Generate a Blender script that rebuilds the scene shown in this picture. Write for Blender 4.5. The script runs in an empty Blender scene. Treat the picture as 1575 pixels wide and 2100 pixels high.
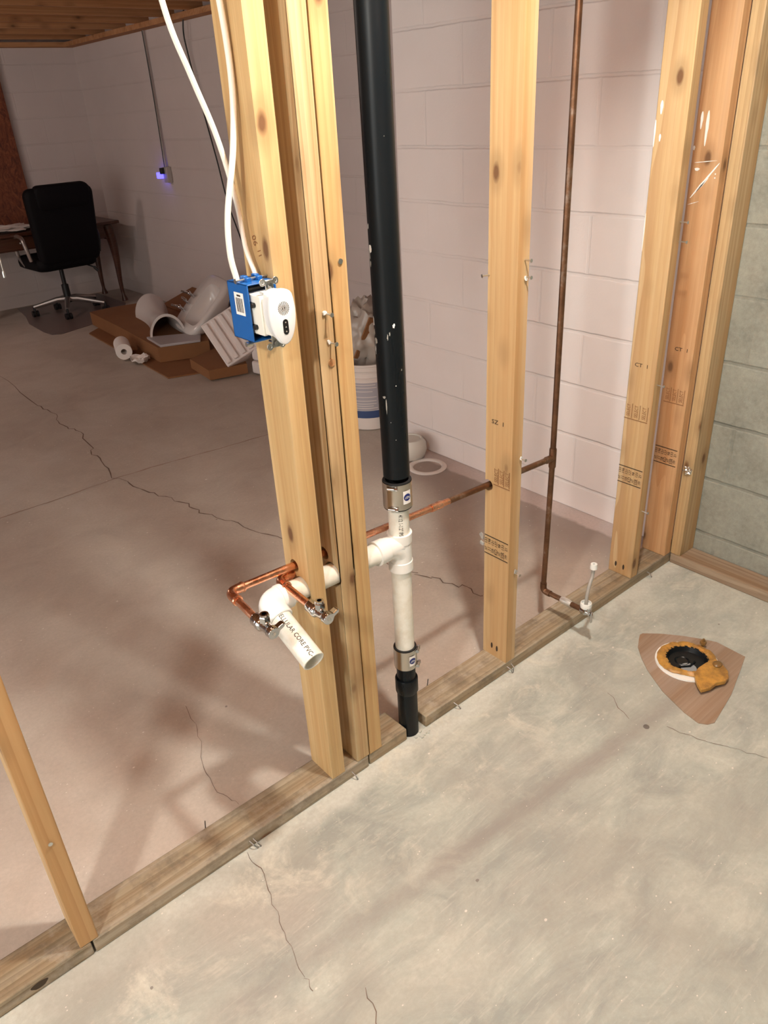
import bpy, bmesh, math, random
from mathutils import Vector, Matrix
random.seed(7)
SC = bpy.context.scene
COL = SC.collection
PI = math.pi
V = Vector

# ------------------------------------------------------------------ camera
C0 = V((-1.9624, -1.1401, 1.4920))
cr = V((0.76095572, -0.6467305, -0.05182711)); cu = V((0.34255456, 0.33264491, 0.87863743)); cf = V((0.5510016, 0.6863578, -0.47466853))
cam = bpy.data.cameras.new('camera'); co = bpy.data.objects.new('camera', cam); COL.objects.link(co)
M = Matrix((cr, cu, -cf)).transposed().to_4x4(); M.translation = C0
co.matrix_world = M
cam.sensor_fit = 'VERTICAL'; cam.sensor_height = 36.0; cam.lens = 1553.3 / 2100 * 36.0
cam.clip_start = 0.02
SC.camera = co

# ------------------------------------------------------------------ world, lamps, exposure
W = bpy.data.worlds.new('world'); SC.world = W; W.use_nodes = True
W.node_tree.nodes['Background'].inputs[0].default_value = (0.98, 0.975, 0.93, 1)
W.node_tree.nodes['Background'].inputs[1].default_value = 3.2
SC.view_settings.view_transform = 'Standard'; SC.view_settings.look = 'None'
SC.view_settings.exposure = 0.0; SC.view_settings.gamma = 1.0
SC.view_settings.use_curve_mapping = False

def lamp(name, loc, power, col, rad):
    l = bpy.data.lights.new(name, 'POINT'); l.energy = power; l.color = col; l.shadow_soft_size = rad
    o = bpy.data.objects.new(name, l); o.location = loc; COL.objects.link(o); return o
lamp('bulb_light', (-1.02, -0.50, 2.25), 102, (0.965, 1.0, 0.92), 0.05)
lamp('bulb_light', (-2.66, -.80, 2.05), 82, (0.99, 0.98, 0.90), 0.07)
lamp('bulb_light', (-2.0, 4.95, 2.05), 34, (1.0, 0.88, 0.80), 0.05)

# ------------------------------------------------------------------ material helpers
def mat(name, rough=0.6, metal=0.0, col=(0.8, 0.8, 0.8), spec=None, bump=None, coat=0.0):
    m = bpy.data.materials.new(name); m.use_nodes = True
    b = m.node_tree.nodes['Principled BSDF']
    b.inputs['Base Color'].default_value = (*col, 1); b.inputs['Roughness'].default_value = rough
    b.inputs['Metallic'].default_value = metal
    if spec is not None: b.inputs['Specular IOR Level'].default_value = spec
    if coat: b.inputs['Coat Weight'].default_value = coat
    return m

class N:
    """tiny node wiring helper"""
    def __init__(s, m):
        s.t = m.node_tree; s.n = s.t.nodes; s.b = s.n['Principled BSDF']
    def new(s, ty, **k):
        o = s.n.new(ty)
        for a, v in k.items(): setattr(o, a, v)
        return o
    def link(s, a, b): s.t.links.new(a, b)
    def coord(s, out='Object', scale=(1, 1, 1), loc=(0, 0, 0), rand=0.0, rot=(0, 0, 0)):
        tc = s.new('ShaderNodeTexCoord'); mp = s.new('ShaderNodeMapping')
        mp.inputs['Scale'].default_value = scale; mp.inputs['Location'].default_value = loc; mp.inputs['Rotation'].default_value = rot
        if rand:
            oi = s.new('ShaderNodeObjectInfo'); mu = s.new('ShaderNodeVectorMath', operation='SCALE')
            cb = s.new('ShaderNodeCombineXYZ')
            for i in range(3): s.link(oi.outputs['Random'], cb.inputs[i])
            s.link(cb.outputs[0], mu.inputs[0]); mu.inputs['Scale'].default_value = rand
            ad = s.new('ShaderNodeVectorMath', operation='ADD')
            s.link(tc.outputs[out], ad.inputs[0]); s.link(mu.outputs[0], ad.inputs[1]); s.link(ad.outputs[0], mp.inputs[0])
        else: s.link(tc.outputs[out], mp.inputs[0])
        return mp.outputs[0]
    def noise(s, vec, scale, detail=4, rough=0.55, dist=0.0):
        o = s.new('ShaderNodeTexNoise'); o.inputs['Scale'].default_value = scale; o.inputs['Detail'].default_value = detail
        o.inputs['Roughness'].default_value = rough; o.inputs['Distortion'].default_value = dist
        s.link(vec, o.inputs['Vector']); return o.outputs[0]
    def ramp(s, fac, stops, interp='LINEAR'):
        r = s.new('ShaderNodeValToRGB'); r.color_ramp.interpolation = interp
        e = r.color_ramp.elements
        while len(e) < len(stops): e.new(0.5)
        for i, (p, c) in enumerate(stops):
            e[i].position = p; e[i].color = (*c, 1) if len(c) == 3 else c
        s.link(fac, r.inputs[0]); return r.outputs[0]
    def mix(s, fac, a, b, mode='MIX'):
        m = s.new('ShaderNodeMix', data_type='RGBA', blend_type=mode)
        for i, x in ((0, fac), (6, a), (7, b)):
            if hasattr(x, 'node'): s.link(x, m.inputs[i])
            else: m.inputs[i].default_value = x if i == 0 else (*x, 1)
        return m.outputs[2]
    def math(s, op, a, b=0.0, c=None, clamp=False):
        m = s.new('ShaderNodeMath', operation=op); m.use_clamp = clamp
        for i, x in enumerate((a, b) if c is None else (a, b, c)):
            if hasattr(x, 'node'): s.link(x, m.inputs[i])
            else: m.inputs[i].default_value = x
        return m.outputs[0]
    def maprange(s, v, a, b, c=0.0, d=1.0, smooth=False):
        m = s.new('ShaderNodeMapRange'); m.clamp = True
        if smooth: m.interpolation_type = 'SMOOTHSTEP'
        s.link(v, m.inputs[0])
        for i, x in enumerate((a, b, c, d)): m.inputs[i + 1].default_value = x
        return m.outputs[0]
    def bump(s, h, strength=0.3, dist=0.005):
        b = s.new('ShaderNodeBump'); b.inputs['Strength'].default_value = strength; b.inputs['Distance'].default_value = dist
        s.link(h, b.inputs['Height']); s.link(b.outputs[0], s.b.inputs['Normal'])
    def base(s, c): s.link(c, s.b.inputs['Base Color'])
    def sep(s, vec):
        o = s.new('ShaderNodeSeparateXYZ'); s.link(vec, o.inputs[0]); return o.outputs

def wood(name, light, mid, dark, knot=(0.16, 0.075, 0.03), knots=0.5, seed=0.0, rough=0.62, axis='Z', streak=0.5):
    m = mat(name, rough); n = N(m)
    sc = {'Z': (1, 1, 0.055), 'X': (0.055, 1, 1), 'Y': (1, 0.055, 1)}[axis]
    v = n.coord(scale=sc, loc=(seed, seed * 1.7, seed * .3), rand=9.0)
    # growth rings seen as long grain lines
    big = n.noise(v, 9, 2, 0.5, 0.6)
    w = n.new('ShaderNodeTexWave', wave_type='RINGS', rings_direction=axis, wave_profile='SAW')
    w.inputs['Scale'].default_value = 26; w.inputs['Distortion'].default_value = 5.5; w.inputs['Detail'].default_value = 2.5
    w.inputs['Detail Scale'].default_value = 1.2; n.link(v, w.inputs['Vector'])
    fine = n.noise(v, 190, 3, 0.6)
    band = n.noise(n.coord(scale=tuple(a * (0.18 if a < 1 else 1) for a in sc), loc=(seed * 3, seed, 1), rand=7.0), 24, 3, 0.5, 0.4)
    f = n.math('ADD', n.math('MULTIPLY', w.outputs[1], 0.30 * streak), n.math('MULTIPLY', big, 0.72))
    f = n.math('ADD', f, n.math('MULTIPLY', n.math('SUBTRACT', fine, 0.5), 0.35))
    w2 = n.new('ShaderNodeTexWave', wave_type='RINGS', rings_direction=axis, wave_profile='SAW')
    w2.inputs['Scale'].default_value = 15; w2.inputs['Distortion'].default_value = 9; w2.inputs['Detail'].default_value = 1.5; w2.inputs['Detail Scale'].default_value = 0.7
    n.link(n.coord(scale=tuple(a * (1.5 if a < 1 else 1) for a in sc), loc=(seed + .4, .2, seed), rand=4.0), w2.inputs['Vector'])
    line = n.maprange(w2.outputs[1], 0.62, 0.97, 0, 1)
    c = n.ramp(f, [(0.22, light), (0.46, mid), (0.78, dark)])
    c = n.mix(n.maprange(band, 0.50, 0.66, 0, 0.6), c, tuple(a * b for a, b in zip(mid, (0.90, 0.74, 0.58))))
    c = n.mix(n.maprange(band, 0.46, 0.32, 0, 0.5), c, tuple(min(1, a * b) for a, b in zip(light, (1.02, 1.1, 1.28))))
    lm_ = n.math('MULTIPLY', line, n.maprange(n.noise(v, 5, 2), 0.40, 0.62, 0.08, 0.55))
    c = n.mix(lm_, c, tuple(a * b for a, b in zip(dark, (0.95, 0.80, 0.66))))
    # knots
    sk = {'Z': (1, 1, 0.5), 'X': (0.5, 1, 1), 'Y': (1, 0.5, 1)}[axis]
    kv = n.coord(scale=sk, loc=(seed * 2.1, 1.3 + seed, seed), rand=5.0)
    vo = n.new('ShaderNodeTexVoronoi'); vo.inputs['Scale'].default_value = 11; n.link(kv, vo.inputs['Vector'])
    lim = 0.115 * knots / 0.5
    wob = n.math('MULTIPLY', n.math('SUBTRACT', n.noise(kv, 60, 2), 0.5), 0.05)
    d = n.math('ADD', vo.outputs['Distance'], wob)
    k = n.maprange(d, lim * 0.6, lim * 1.15, 1, 0)
    halo = n.maprange(d, lim, lim * 3.0, 0.45, 0, True)
    c = n.mix(halo, c, tuple(x * 0.72 for x in dark))
    c = n.mix(k, c, knot)
    n.base(c)
    saw = n.noise(n.coord(scale={'Z': (8, 8, 260), 'X': (260, 8, 8), 'Y': (8, 260, 8)}[axis]), 1, 2)
    n.bump(n.math('ADD', f, n.math('MULTIPLY', saw, 0.25)), 0.12, 0.002)
    return m

M_ = {}
M_['pineA'] = wood('pine_pale', (0.63, 0.45, 0.23), (0.55, 0.375, 0.175), (0.42, 0.255, 0.105), seed=0.3)
M_['pineB'] = wood('pine_weathered', (0.58, 0.43, 0.245), (0.49, 0.345, 0.18), (0.34, 0.215, 0.10), seed=2.1, streak=0.8)
M_['pineC'] = wood('pine_orange', (0.56, 0.385, 0.20), (0.50, 0.325, 0.155), (0.38, 0.23, 0.10), seed=4.2)
M_['pineD'] = wood('pine_red', (0.58, 0.35, 0.18), (0.50, 0.285, 0.135), (0.37, 0.19, 0.08), seed=6.2)
M_['plate'] = wood('treated_plank', (0.43, 0.36, 0.26), (0.34, 0.275, 0.185), (0.20, 0.155, 0.095), seed=1.2, axis='X', rough=0.8, streak=0.9, knots=0.45)
def dirty(m):
    n = N(m); src = n.b.inputs['Base Color'].links[0].from_socket
    d = n.maprange(n.noise(n.coord(rand=3.0), 16, 6, 0.7), 0.48, 0.66, 0, 0.55); w_ = n.maprange(n.noise(n.coord(rand=6.0, loc=(2, 2, 2)), 11, 6, 0.7), 0.54, 0.68, 0, 0.4)
    c = n.mix(d, src, (0.13, 0.11, 0.085)); c = n.mix(w_, c, (0.50, 0.46, 0.40)); n.base(c)
dirty(M_['plate'])
M_['plateY'] = wood('stained_plank', (0.36, 0.28, 0.20), (0.26, 0.18, 0.115), (0.13, 0.065, 0.035), seed=3.2, axis='Y', rough=0.8)
M_['joist'] = wood('joist_wood', (0.52, 0.25, 0.11), (0.42, 0.19, 0.08), (0.27, 0.11, 0.045), seed=5.2, axis='X', rough=0.8)
M_['desk'] = wood('desk_wood', (0.10, 0.035, 0.015), (0.075, 0.022, 0.010), (0.04, 0.012, 0.006), seed=8, axis='X', rough=0.35, knots=0.01)
M_['patch'] = wood('floor_patch_brown', (0.36, 0.27, 0.20), (0.31, 0.22, 0.155), (0.23, 0.155, 0.105), seed=9, axis='X', rough=0.75, knots=0.05)

def concrete_floor():
    m = mat('concrete_floor', 0.75); n = N(m)
    p = n.coord(); x, y, z = n.sep(p)
    big = n.noise(p, 1.3, 5, 0.6, 0.4); med = n.noise(p, 5.0, 6, 0.65, 0.8); fin = n.noise(p, 90, 4, 0.7)
    st = n.noise(n.coord(scale=(1, 2.2, 1), rot=(0, 0, 0.6)), 4, 7, 0.68, 0.8)
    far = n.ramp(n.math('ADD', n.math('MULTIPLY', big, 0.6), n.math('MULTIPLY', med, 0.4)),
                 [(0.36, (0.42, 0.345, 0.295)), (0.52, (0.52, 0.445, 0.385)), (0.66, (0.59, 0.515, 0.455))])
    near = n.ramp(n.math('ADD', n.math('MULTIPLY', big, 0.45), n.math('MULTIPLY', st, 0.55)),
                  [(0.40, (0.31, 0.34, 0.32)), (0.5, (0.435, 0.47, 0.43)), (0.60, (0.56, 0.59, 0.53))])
    scr = n.noise(n.coord(scale=(1.5, 14, 1), rot=(0, 0, 0.9)), 9, 5, 0.7, 0.4)
    near = n.mix(n.maprange(scr, 0.54, 0.68, 0, 0.35), near, (0.68, 0.67, 0.61))
    # warm lamp tint painted over the near slab in patches, stronger to the left
    warm_mask = n.maprange(n.noise(n.coord(loc=(3, 1, 0)), 1.6, 4, 0.6), 0.46, 0.62)
    lf = n.maprange(x, -2.2, -0.6, 0.75, 0.08)
    near = n.mix(n.math('MULTIPLY', warm_mask, lf), near, (0.52, 0.455, 0.40))
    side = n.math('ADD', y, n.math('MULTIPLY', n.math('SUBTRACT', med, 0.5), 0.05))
    c = n.mix(n.maprange(side, 0.02, 0.07, 0, 1), near, far)  # cooler near light and warmer far light put into the slab colour
    # pale dusty bead along the foot of the partition
    wb = n.math('ADD', y, n.math('MULTIPLY', n.math('SUBTRACT', n.noise(p, 14, 4), 0.5), 0.09))
    band = n.math('MULTIPLY', n.maprange(wb, -0.075, -0.03), n.maprange(wb, 0.0, 0.02, 1, 0))
    c = n.mix(n.math('MULTIPLY', band, 0.75), c, (0.66, 0.68, 0.63))
    # worn trowel line and grey smears in the bathroom slab
    tl = n.math('ADD', n.math('MULTIPLY', n.math('ABSOLUTE', n.math('ADD', n.math('ADD', y, n.math('MULTIPLY', x, 0.085)), 0.435)), 1.0),
                n.math('MULTIPLY', n.math('SUBTRACT', n.noise(p, 9, 5, 0.7), 0.5), 0.05))
    tlm = n.math('MULTIPLY', n.maprange(tl, 0.0, 0.045, 1, 0, True), n.maprange(x, -1.9, -1.2, 0.2, 0.85))
    tlm = n.math('MULTIPLY', tlm, n.maprange(x, -0.35, -0.1, 1, 0))
    c = n.mix(n.math('MULTIPLY', tlm, 0.8), c, (0.27, 0.25, 0.235))
    gs = n.math('MULTIPLY', n.maprange(n.noise(n.coord(loc=(7, 2, 0)), 3.2, 6, 0.6, 0.6), 0.50, 0.62), n.maprange(side, 0.02, 0.05, 1, 0))
    c = n.mix(n.math('MULTIPLY', gs, 0.5), c, (0.35, 0.355, 0.32))
    # whitish patches near the partition
    wp = n.math('MULTIPLY', n.maprange(n.noise(n.coord(loc=(1, 5, 0)), 7, 8, 0.72, 1.0), 0.52, 0.66),
                n.math('MULTIPLY', n.maprange(y, -0.42, -0.12), n.maprange(side, 0.0, 0.04, 1, 0)))
    c = n.mix(n.math('MULTIPLY', wp, 0.6), c, (0.74, 0.72, 0.62))
    # purple-brown tone along the block wall
    dw = n.math('MULTIPLY', n.maprange(n.math('ADD', x, n.math('MULTIPLY', n.math('SUBTRACT', med, 0.5), 0.35)), -0.12, 0.16, 0, 1, True),
                n.math('MULTIPLY', n.maprange(y, 0.10, 0.3), n.maprange(y, 1.3, 1.6, 1, 0)))
    c = n.mix(n.math('MULTIPLY', dw, 0.62), c, (0.20, 0.135, 0.13))
    # wall paint lapped on the slab edge
    lw = n.math('ADD', x, n.math('MULTIPLY', n.math('SUBTRACT', n.noise(p, 8, 4), 0.5), 0.06))
    lm = n.math('MULTIPLY', n.maprange(lw, 0.235, 0.25), n.math('MULTIPLY', n.maprange(y, 0.09, 0.12), n.maprange(y, 1.45, 1.55, 1, 0)))
    c = n.mix(n.math('MULTIPLY', lm, 0.85), c, (0.60, 0.49, 0.47))
    # old control joint colouring across the far slab
    # paint spatter
    for sc, th, o in ((9, 0.055, 0.0), (26, 0.10, 4.0), (60, 0.12, 2.0)):
        vv = n.coord(scale=(1, 1.35, 1), loc=(o, o, 0)); vo = n.new('ShaderNodeTexVoronoi'); vo.inputs['Scale'].default_value = sc
        n.link(vv, vo.inputs['Vector'])
        wn = n.new('ShaderNodeTexWhiteNoise'); n.link(vo.outputs['Position'], wn.inputs[0])
        r = n.math('MULTIPLY', n.maprange(wn.outputs[0], 0.55, 1.0), th)
        dd = n.math('ADD', vo.outputs['Distance'], n.math('MULTIPLY', n.math('SUBTRACT', fin, 0.5), 0.05))
        sp = n.math('LESS_THAN', dd, r)
        c = n.mix(n.math('MULTIPLY', sp, 0.75), c, (0.82, 0.78, 0.72))
    c = n.mix(n.maprange(fin, 0.3, 0.75, 0.0, 0.35), c, (0.30, 0.27, 0.23))
    vo = n.new('ShaderNodeTexVoronoi'); vo.inputs['Scale'].default_value = 7.0; n.link(n.coord(loc=(9, 3, 0)), vo.inputs['Vector'])
    c = n.mix(n.math('MULTIPLY', n.math('LESS_THAN', n.math('ADD', vo.outputs['Distance'], n.math('MULTIPLY', n.math('SUBTRACT', fin, 0.5), 0.06)), 0.025), 0.7), c, (0.16, 0.13, 0.12))
    n.base(c)
    n.link(n.maprange(big, 0.3, 0.7, 0.62, 0.85), n.b.inputs['Roughness'])
    n.bump(n.math('ADD', n.math('MULTIPLY', med, 1.0), n.math('MULTIPLY', fin, 0.25)), 0.25, 0.004)
    return m

def block_wall(name, u_axis, paint, bare=None, split=0.03, z0=0.109, u0=0.095, soft=1.0):
    """painted concrete block: joints every 203 mm up and 406 mm along, running bond"""
    m = mat(name, 0.7); n = N(m)
    p = n.coord(); xyz = n.sep(p); u = xyz[u_axis]; z = xyz[2]
    wob = n.math('MULTIPLY', n.math('SUBTRACT', n.noise(p, 7, 4, 0.7), 0.5), 0.012)
    zz = n.math('DIVIDE', n.math('ADD', n.math('SUBTRACT', z, z0), wob), 0.2032)
    row = n.math('FLOOR', zz)
    fz = n.math('ABSOLUTE', n.math('SUBTRACT', n.math('FRACT', n.math('ADD', zz, 0.5)), 0.5))
    jz = n.maprange(n.math('MULTIPLY', fz, 0.2032), 0.0028, 0.0085, 1, 0, True)
    odd = n.math('ABSOLUTE', n.math('MODULO', row, 2.0))
    uu = n.math('ADD', n.math('DIVIDE', n.math('ADD', n.math('SUBTRACT', u, u0), wob), 0.4064), n.math('MULTIPLY', odd, 0.5))
    fu = n.math('ABSOLUTE', n.math('SUBTRACT', n.math('FRACT', n.math('ADD', uu, 0.5)), 0.5))
    ju = n.maprange(n.math('MULTIPLY', fu, 0.4064), 0.0028, 0.0085, 1, 0, True)
    fade = n.maprange(n.noise(n.coord(loc=(4, 2, 9)), 2.2, 3), 0.35, 0.6, 0.35, 1.0)
    j = n.math('MAXIMUM', jz, n.math('MULTIPLY', ju, 0.4)); j = n.math('MULTIPLY', j, fade)
    big = n.noise(p, 2.0, 4); fin = n.noise(p, 120, 3, 0.7)
    c = n.mix(n.maprange(big, 0.35, 0.65), paint, tuple(v * 0.94 for v in paint))
    c = n.mix(n.math('MULTIPLY', j, 0.10), c, tuple(v * 0.7 for v in paint))
    h = n.math('ADD', n.math('MULTIPLY', j, -1.0 * soft), n.math('MULTIPLY', fin, 0.16))
    h = n.math('ADD', h, n.math('MULTIPLY', n.noise(p, 30, 3), 0.16))
    if bare:
        g = n.noise(p, 60, 6, 0.8); g2 = n.noise(p, 6, 4)
        bc = n.ramp(n.math('ADD', n.math('MULTIPLY', g, 0.5), n.math('MULTIPLY', g2, 0.5)), [(0.3, tuple(v * 0.62 for v in bare)), (0.5, bare), (0.7, tuple(v * 1.35 for v in bare))])
        bc = n.mix(n.math('MULTIPLY', j, 0.55), bc, tuple(v * 0.5 for v in bare))
        sp = n.maprange(n.math('ADD', u, wob), split - 0.004, split + 0.004, 1, 0)
        c = n.mix(sp, c, bc)
        h = n.math('ADD', h, n.math('MULTIPLY', sp, n.math('MULTIPLY', g, 0.5)))
    n.base(c); n.bump(h, 0.6, 0.006)
    return m

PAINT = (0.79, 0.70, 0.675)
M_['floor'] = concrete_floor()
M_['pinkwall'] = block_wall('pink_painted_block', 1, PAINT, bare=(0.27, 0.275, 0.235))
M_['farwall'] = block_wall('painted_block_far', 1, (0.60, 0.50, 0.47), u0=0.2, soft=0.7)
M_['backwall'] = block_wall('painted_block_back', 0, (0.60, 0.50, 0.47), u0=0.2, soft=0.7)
M_['copper'] = mat('bright_copper', 0.22, 1.0, (0.85, 0.40, 0.24))
n = N(M_['copper']); v = n.coord(); n.base(n.mix(n.maprange(n.noise(v, 22, 5, 0.7), 0.4, 0.62), (0.88, 0.47, 0.31), (0.74, 0.34, 0.20)))
n.link(n.maprange(n.noise(v, 40, 4), 0.3, 0.7, 0.16, 0.36), n.b.inputs['Roughness'])
M_['copperdark'] = mat('tarnished_copper', 0.42, 0.85, (0.2, 0.1, 0.05))
n = N(M_['copperdark']); v = n.coord(); n.base(n.ramp(n.noise(v, 12, 6, 0.7), [(0.35, (0.13, 0.065, 0.038)), (0.55, (0.22, 0.115, 0.065)), (0.68, (0.34, 0.26, 0.21))]))
M_['solder'] = mat('solder_splash', 0.35, 0.7, (0.75, 0.72, 0.68))
M_['pvc'] = mat('white_pvc', 0.32, 0, (0.80, 0.78, 0.70))
n = N(M_['pvc']); v = n.coord(); n.base(n.mix(n.maprange(n.noise(v, 14, 5, 0.7), 0.45, 0.7), (0.84, 0.83, 0.76), (0.70, 0.66, 0.55)))
M_['pvcfit'] = mat('white_pvc_fitting', 0.28, 0, (0.86, 0.86, 0.83))
M_['abs'] = mat('black_plastic_pipe', 0.3, 0, (0.006, 0.008, 0.010), spec=0.22)
n = N(M_['abs']); v = n.coord(scale=(1, 1, 0.6)); s1 = n.math('GREATER_THAN', n.noise(v, 45, 3, 0.6), 0.745)
n.base(n.mix(s1, (0.0055, 0.0075, 0.0095), (0.35, 0.33, 0.28)))
n.link(n.maprange(n.noise(n.coord(scale=(3, 3, .3)), 9, 4), 0.35, 0.7, 0.22, 0.5), n.b.inputs['Roughness'])
M_['steel'] = mat('stainless_band', 0.28, 1.0, (0.62, 0.58, 0.52))
M_['chrome'] = mat('chrome', 0.06, 1.0, (0.60, 0.60, 0.61))
M_['zinc'] = mat('zinc_plated', 0.3, 1.0, (0.66, 0.66, 0.64))
M_['rubber'] = mat('black_rubber', 0.55, 0, (0.012, 0.012, 0.013))
M_['blue'] = mat('blue_box_plastic', 0.38, 0, (0.006, 0.10, 0.36))
M_['black'] = mat('black_plastic', 0.4, 0, (0.008, 0.008, 0.009))
M_['hole'] = mat('dark_inside', 0.9, 0, (0.01, 0.008, 0.006))
M_['whiteplastic'] = mat('white_plastic', 0.28, 0, (0.83, 0.83, 0.80))
M_['faceplastic'] = mat('white_face_plastic', 0.3, 0, (0.80, 0.82, 0.83))
M_['ivory'] = mat('receptacle_plastic', 0.35, 0, (0.78, 0.77, 0.70))
M_['cable'] = mat('white_cable_jacket', 0.4, 0, (0.80, 0.77, 0.70))
M_['blackcable'] = mat('black_cable_jacket', 0.45, 0, (0.01, 0.01, 0.01))
M_['label'] = mat('white_label_paper', 0.6, 0, (0.82, 0.80, 0.78))
M_['ink'] = mat('stamp_ink', 0.9, 0, (0.035, 0.02, 0.012))
M_['inkbrown'] = mat('faded_stamp_ink', 0.9, 0, (0.23, 0.10, 0.04))
M_['navy'] = mat('navy_ink', 0.5, 0, (0.01, 0.02, 0.16))
M_['white'] = mat('white_paint', 0.6, 0, (0.86, 0.84, 0.80))
M_['porcelain'] = mat('white_porcelain', 0.2, 0, (0.66, 0.59, 0.56))
M_['styro'] = mat('polystyrene_foam', 0.8, 0, (0.76, 0.66, 0.63))
n = N(M_['styro']); n.bump(n.noise(n.coord(), 180, 2), 0.3, 0.003)
M_['card'] = mat('corrugated_cardboard', 0.85, 0, (0.30, 0.13, 0.05))
n = N(M_['card']); n.base(n.mix(n.noise(n.coord(), 4, 4), (0.19, 0.075, 0.026), (0.28, 0.12, 0.045)))
M_['paper'] = mat('tissue_paper', 0.9, 0, (0.80, 0.72, 0.68))
M_['greybag'] = mat('grey_plastic_film', 0.4, 0, (0.42, 0.37, 0.37))
M_['fabric'] = mat('black_leather', 0.7, 0, (0.004, 0.003, 0.004), spec=0.15)
M_['silver'] = mat('brushed_silver', 0.35, 0.9, (0.45, 0.40, 0.38))
M_['mat'] = mat('chair_mat_vinyl', 0.35, 0, (0.16, 0.11, 0.10))
M_['osb'] = mat('strand_board', 0.8, 0, (0.3, 0.1, 0.04))
n = N(M_['osb']); v = n.coord(scale=(1, 1, 0.45)); n.base(n.ramp(n.noise(v, 20, 6, 0.75, 2.5), [(0.34, (0.06, 0.017, 0.009)), (0.5, (0.17, 0.044, 0.018)), (0.66, (0.26, 0.08, 0.032))]))
M_['bucket'] = mat('white_pail_plastic', 0.35, 0, (0.66, 0.58, 0.54))
M_['pailblue'] = mat('pail_label_blue', 0.5, 0, (0.035, 0.06, 0.16))
M_['pailgrey'] = mat('pail_label_grey', 0.5, 0, (0.36, 0.33, 0.36))
M_['clear'] = mat('clear_film', 0.3, 0, (0.36, 0.30, 0.26))
M_['red'] = mat('red_plastic', 0.4, 0, (0.55, 0.01, 0.015))
M_['bowlgrey'] = mat('grey_white_bowl', 0.5, 0, (0.56, 0.52, 0.47))
M_['wax'] = mat('old_wax', 0.35, 0, (0.48, 0.24, 0.05))
n = N(M_['wax']); n.base(n.mix(n.maprange(n.noise(n.coord(), 30, 5, 0.7), 0.4, 0.65), (0.56, 0.29, 0.06), (0.30, 0.15, 0.04)))
M_['waxdark'] = mat('dirty_wax', 0.35, 0, (0.20, 0.11, 0.035))
M_['water'] = mat('trap_water', 0.03, 0, (0.32, 0.34, 0.36))
M_['crack'] = mat('crack_dark', 1.0, 0, (0.17, 0.115, 0.09))
M_['jointm'] = mat('joint_filler', 1.0, 0, (0.33, 0.23, 0.18))
M_['hose'] = mat('braided_grey_hose', 0.5, 0.2, (0.42, 0.40, 0.37))
M_['foil'] = mat('crumpled_foil', 0.22, 1.0, (0.8, 0.78, 0.74))
M_['led'] = mat('blue_led', 0.3, 0, (0.05, 0.05, 0.9))
M_['led'].node_tree.nodes['Principled BSDF'].inputs['Emission Color'].default_value = (0.06, 0.05, 1.0, 1)
M_['led'].node_tree.nodes['Principled BSDF'].inputs['Emission Strength'].default_value = 6.0
M_['grey'] = mat('grey_metal', 0.45, 0.7, (0.28, 0.26, 0.25))
M_['pinkmetal'] = mat('painted_metal', 0.5, 0.1, (0.42, 0.36, 0.34))

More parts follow.
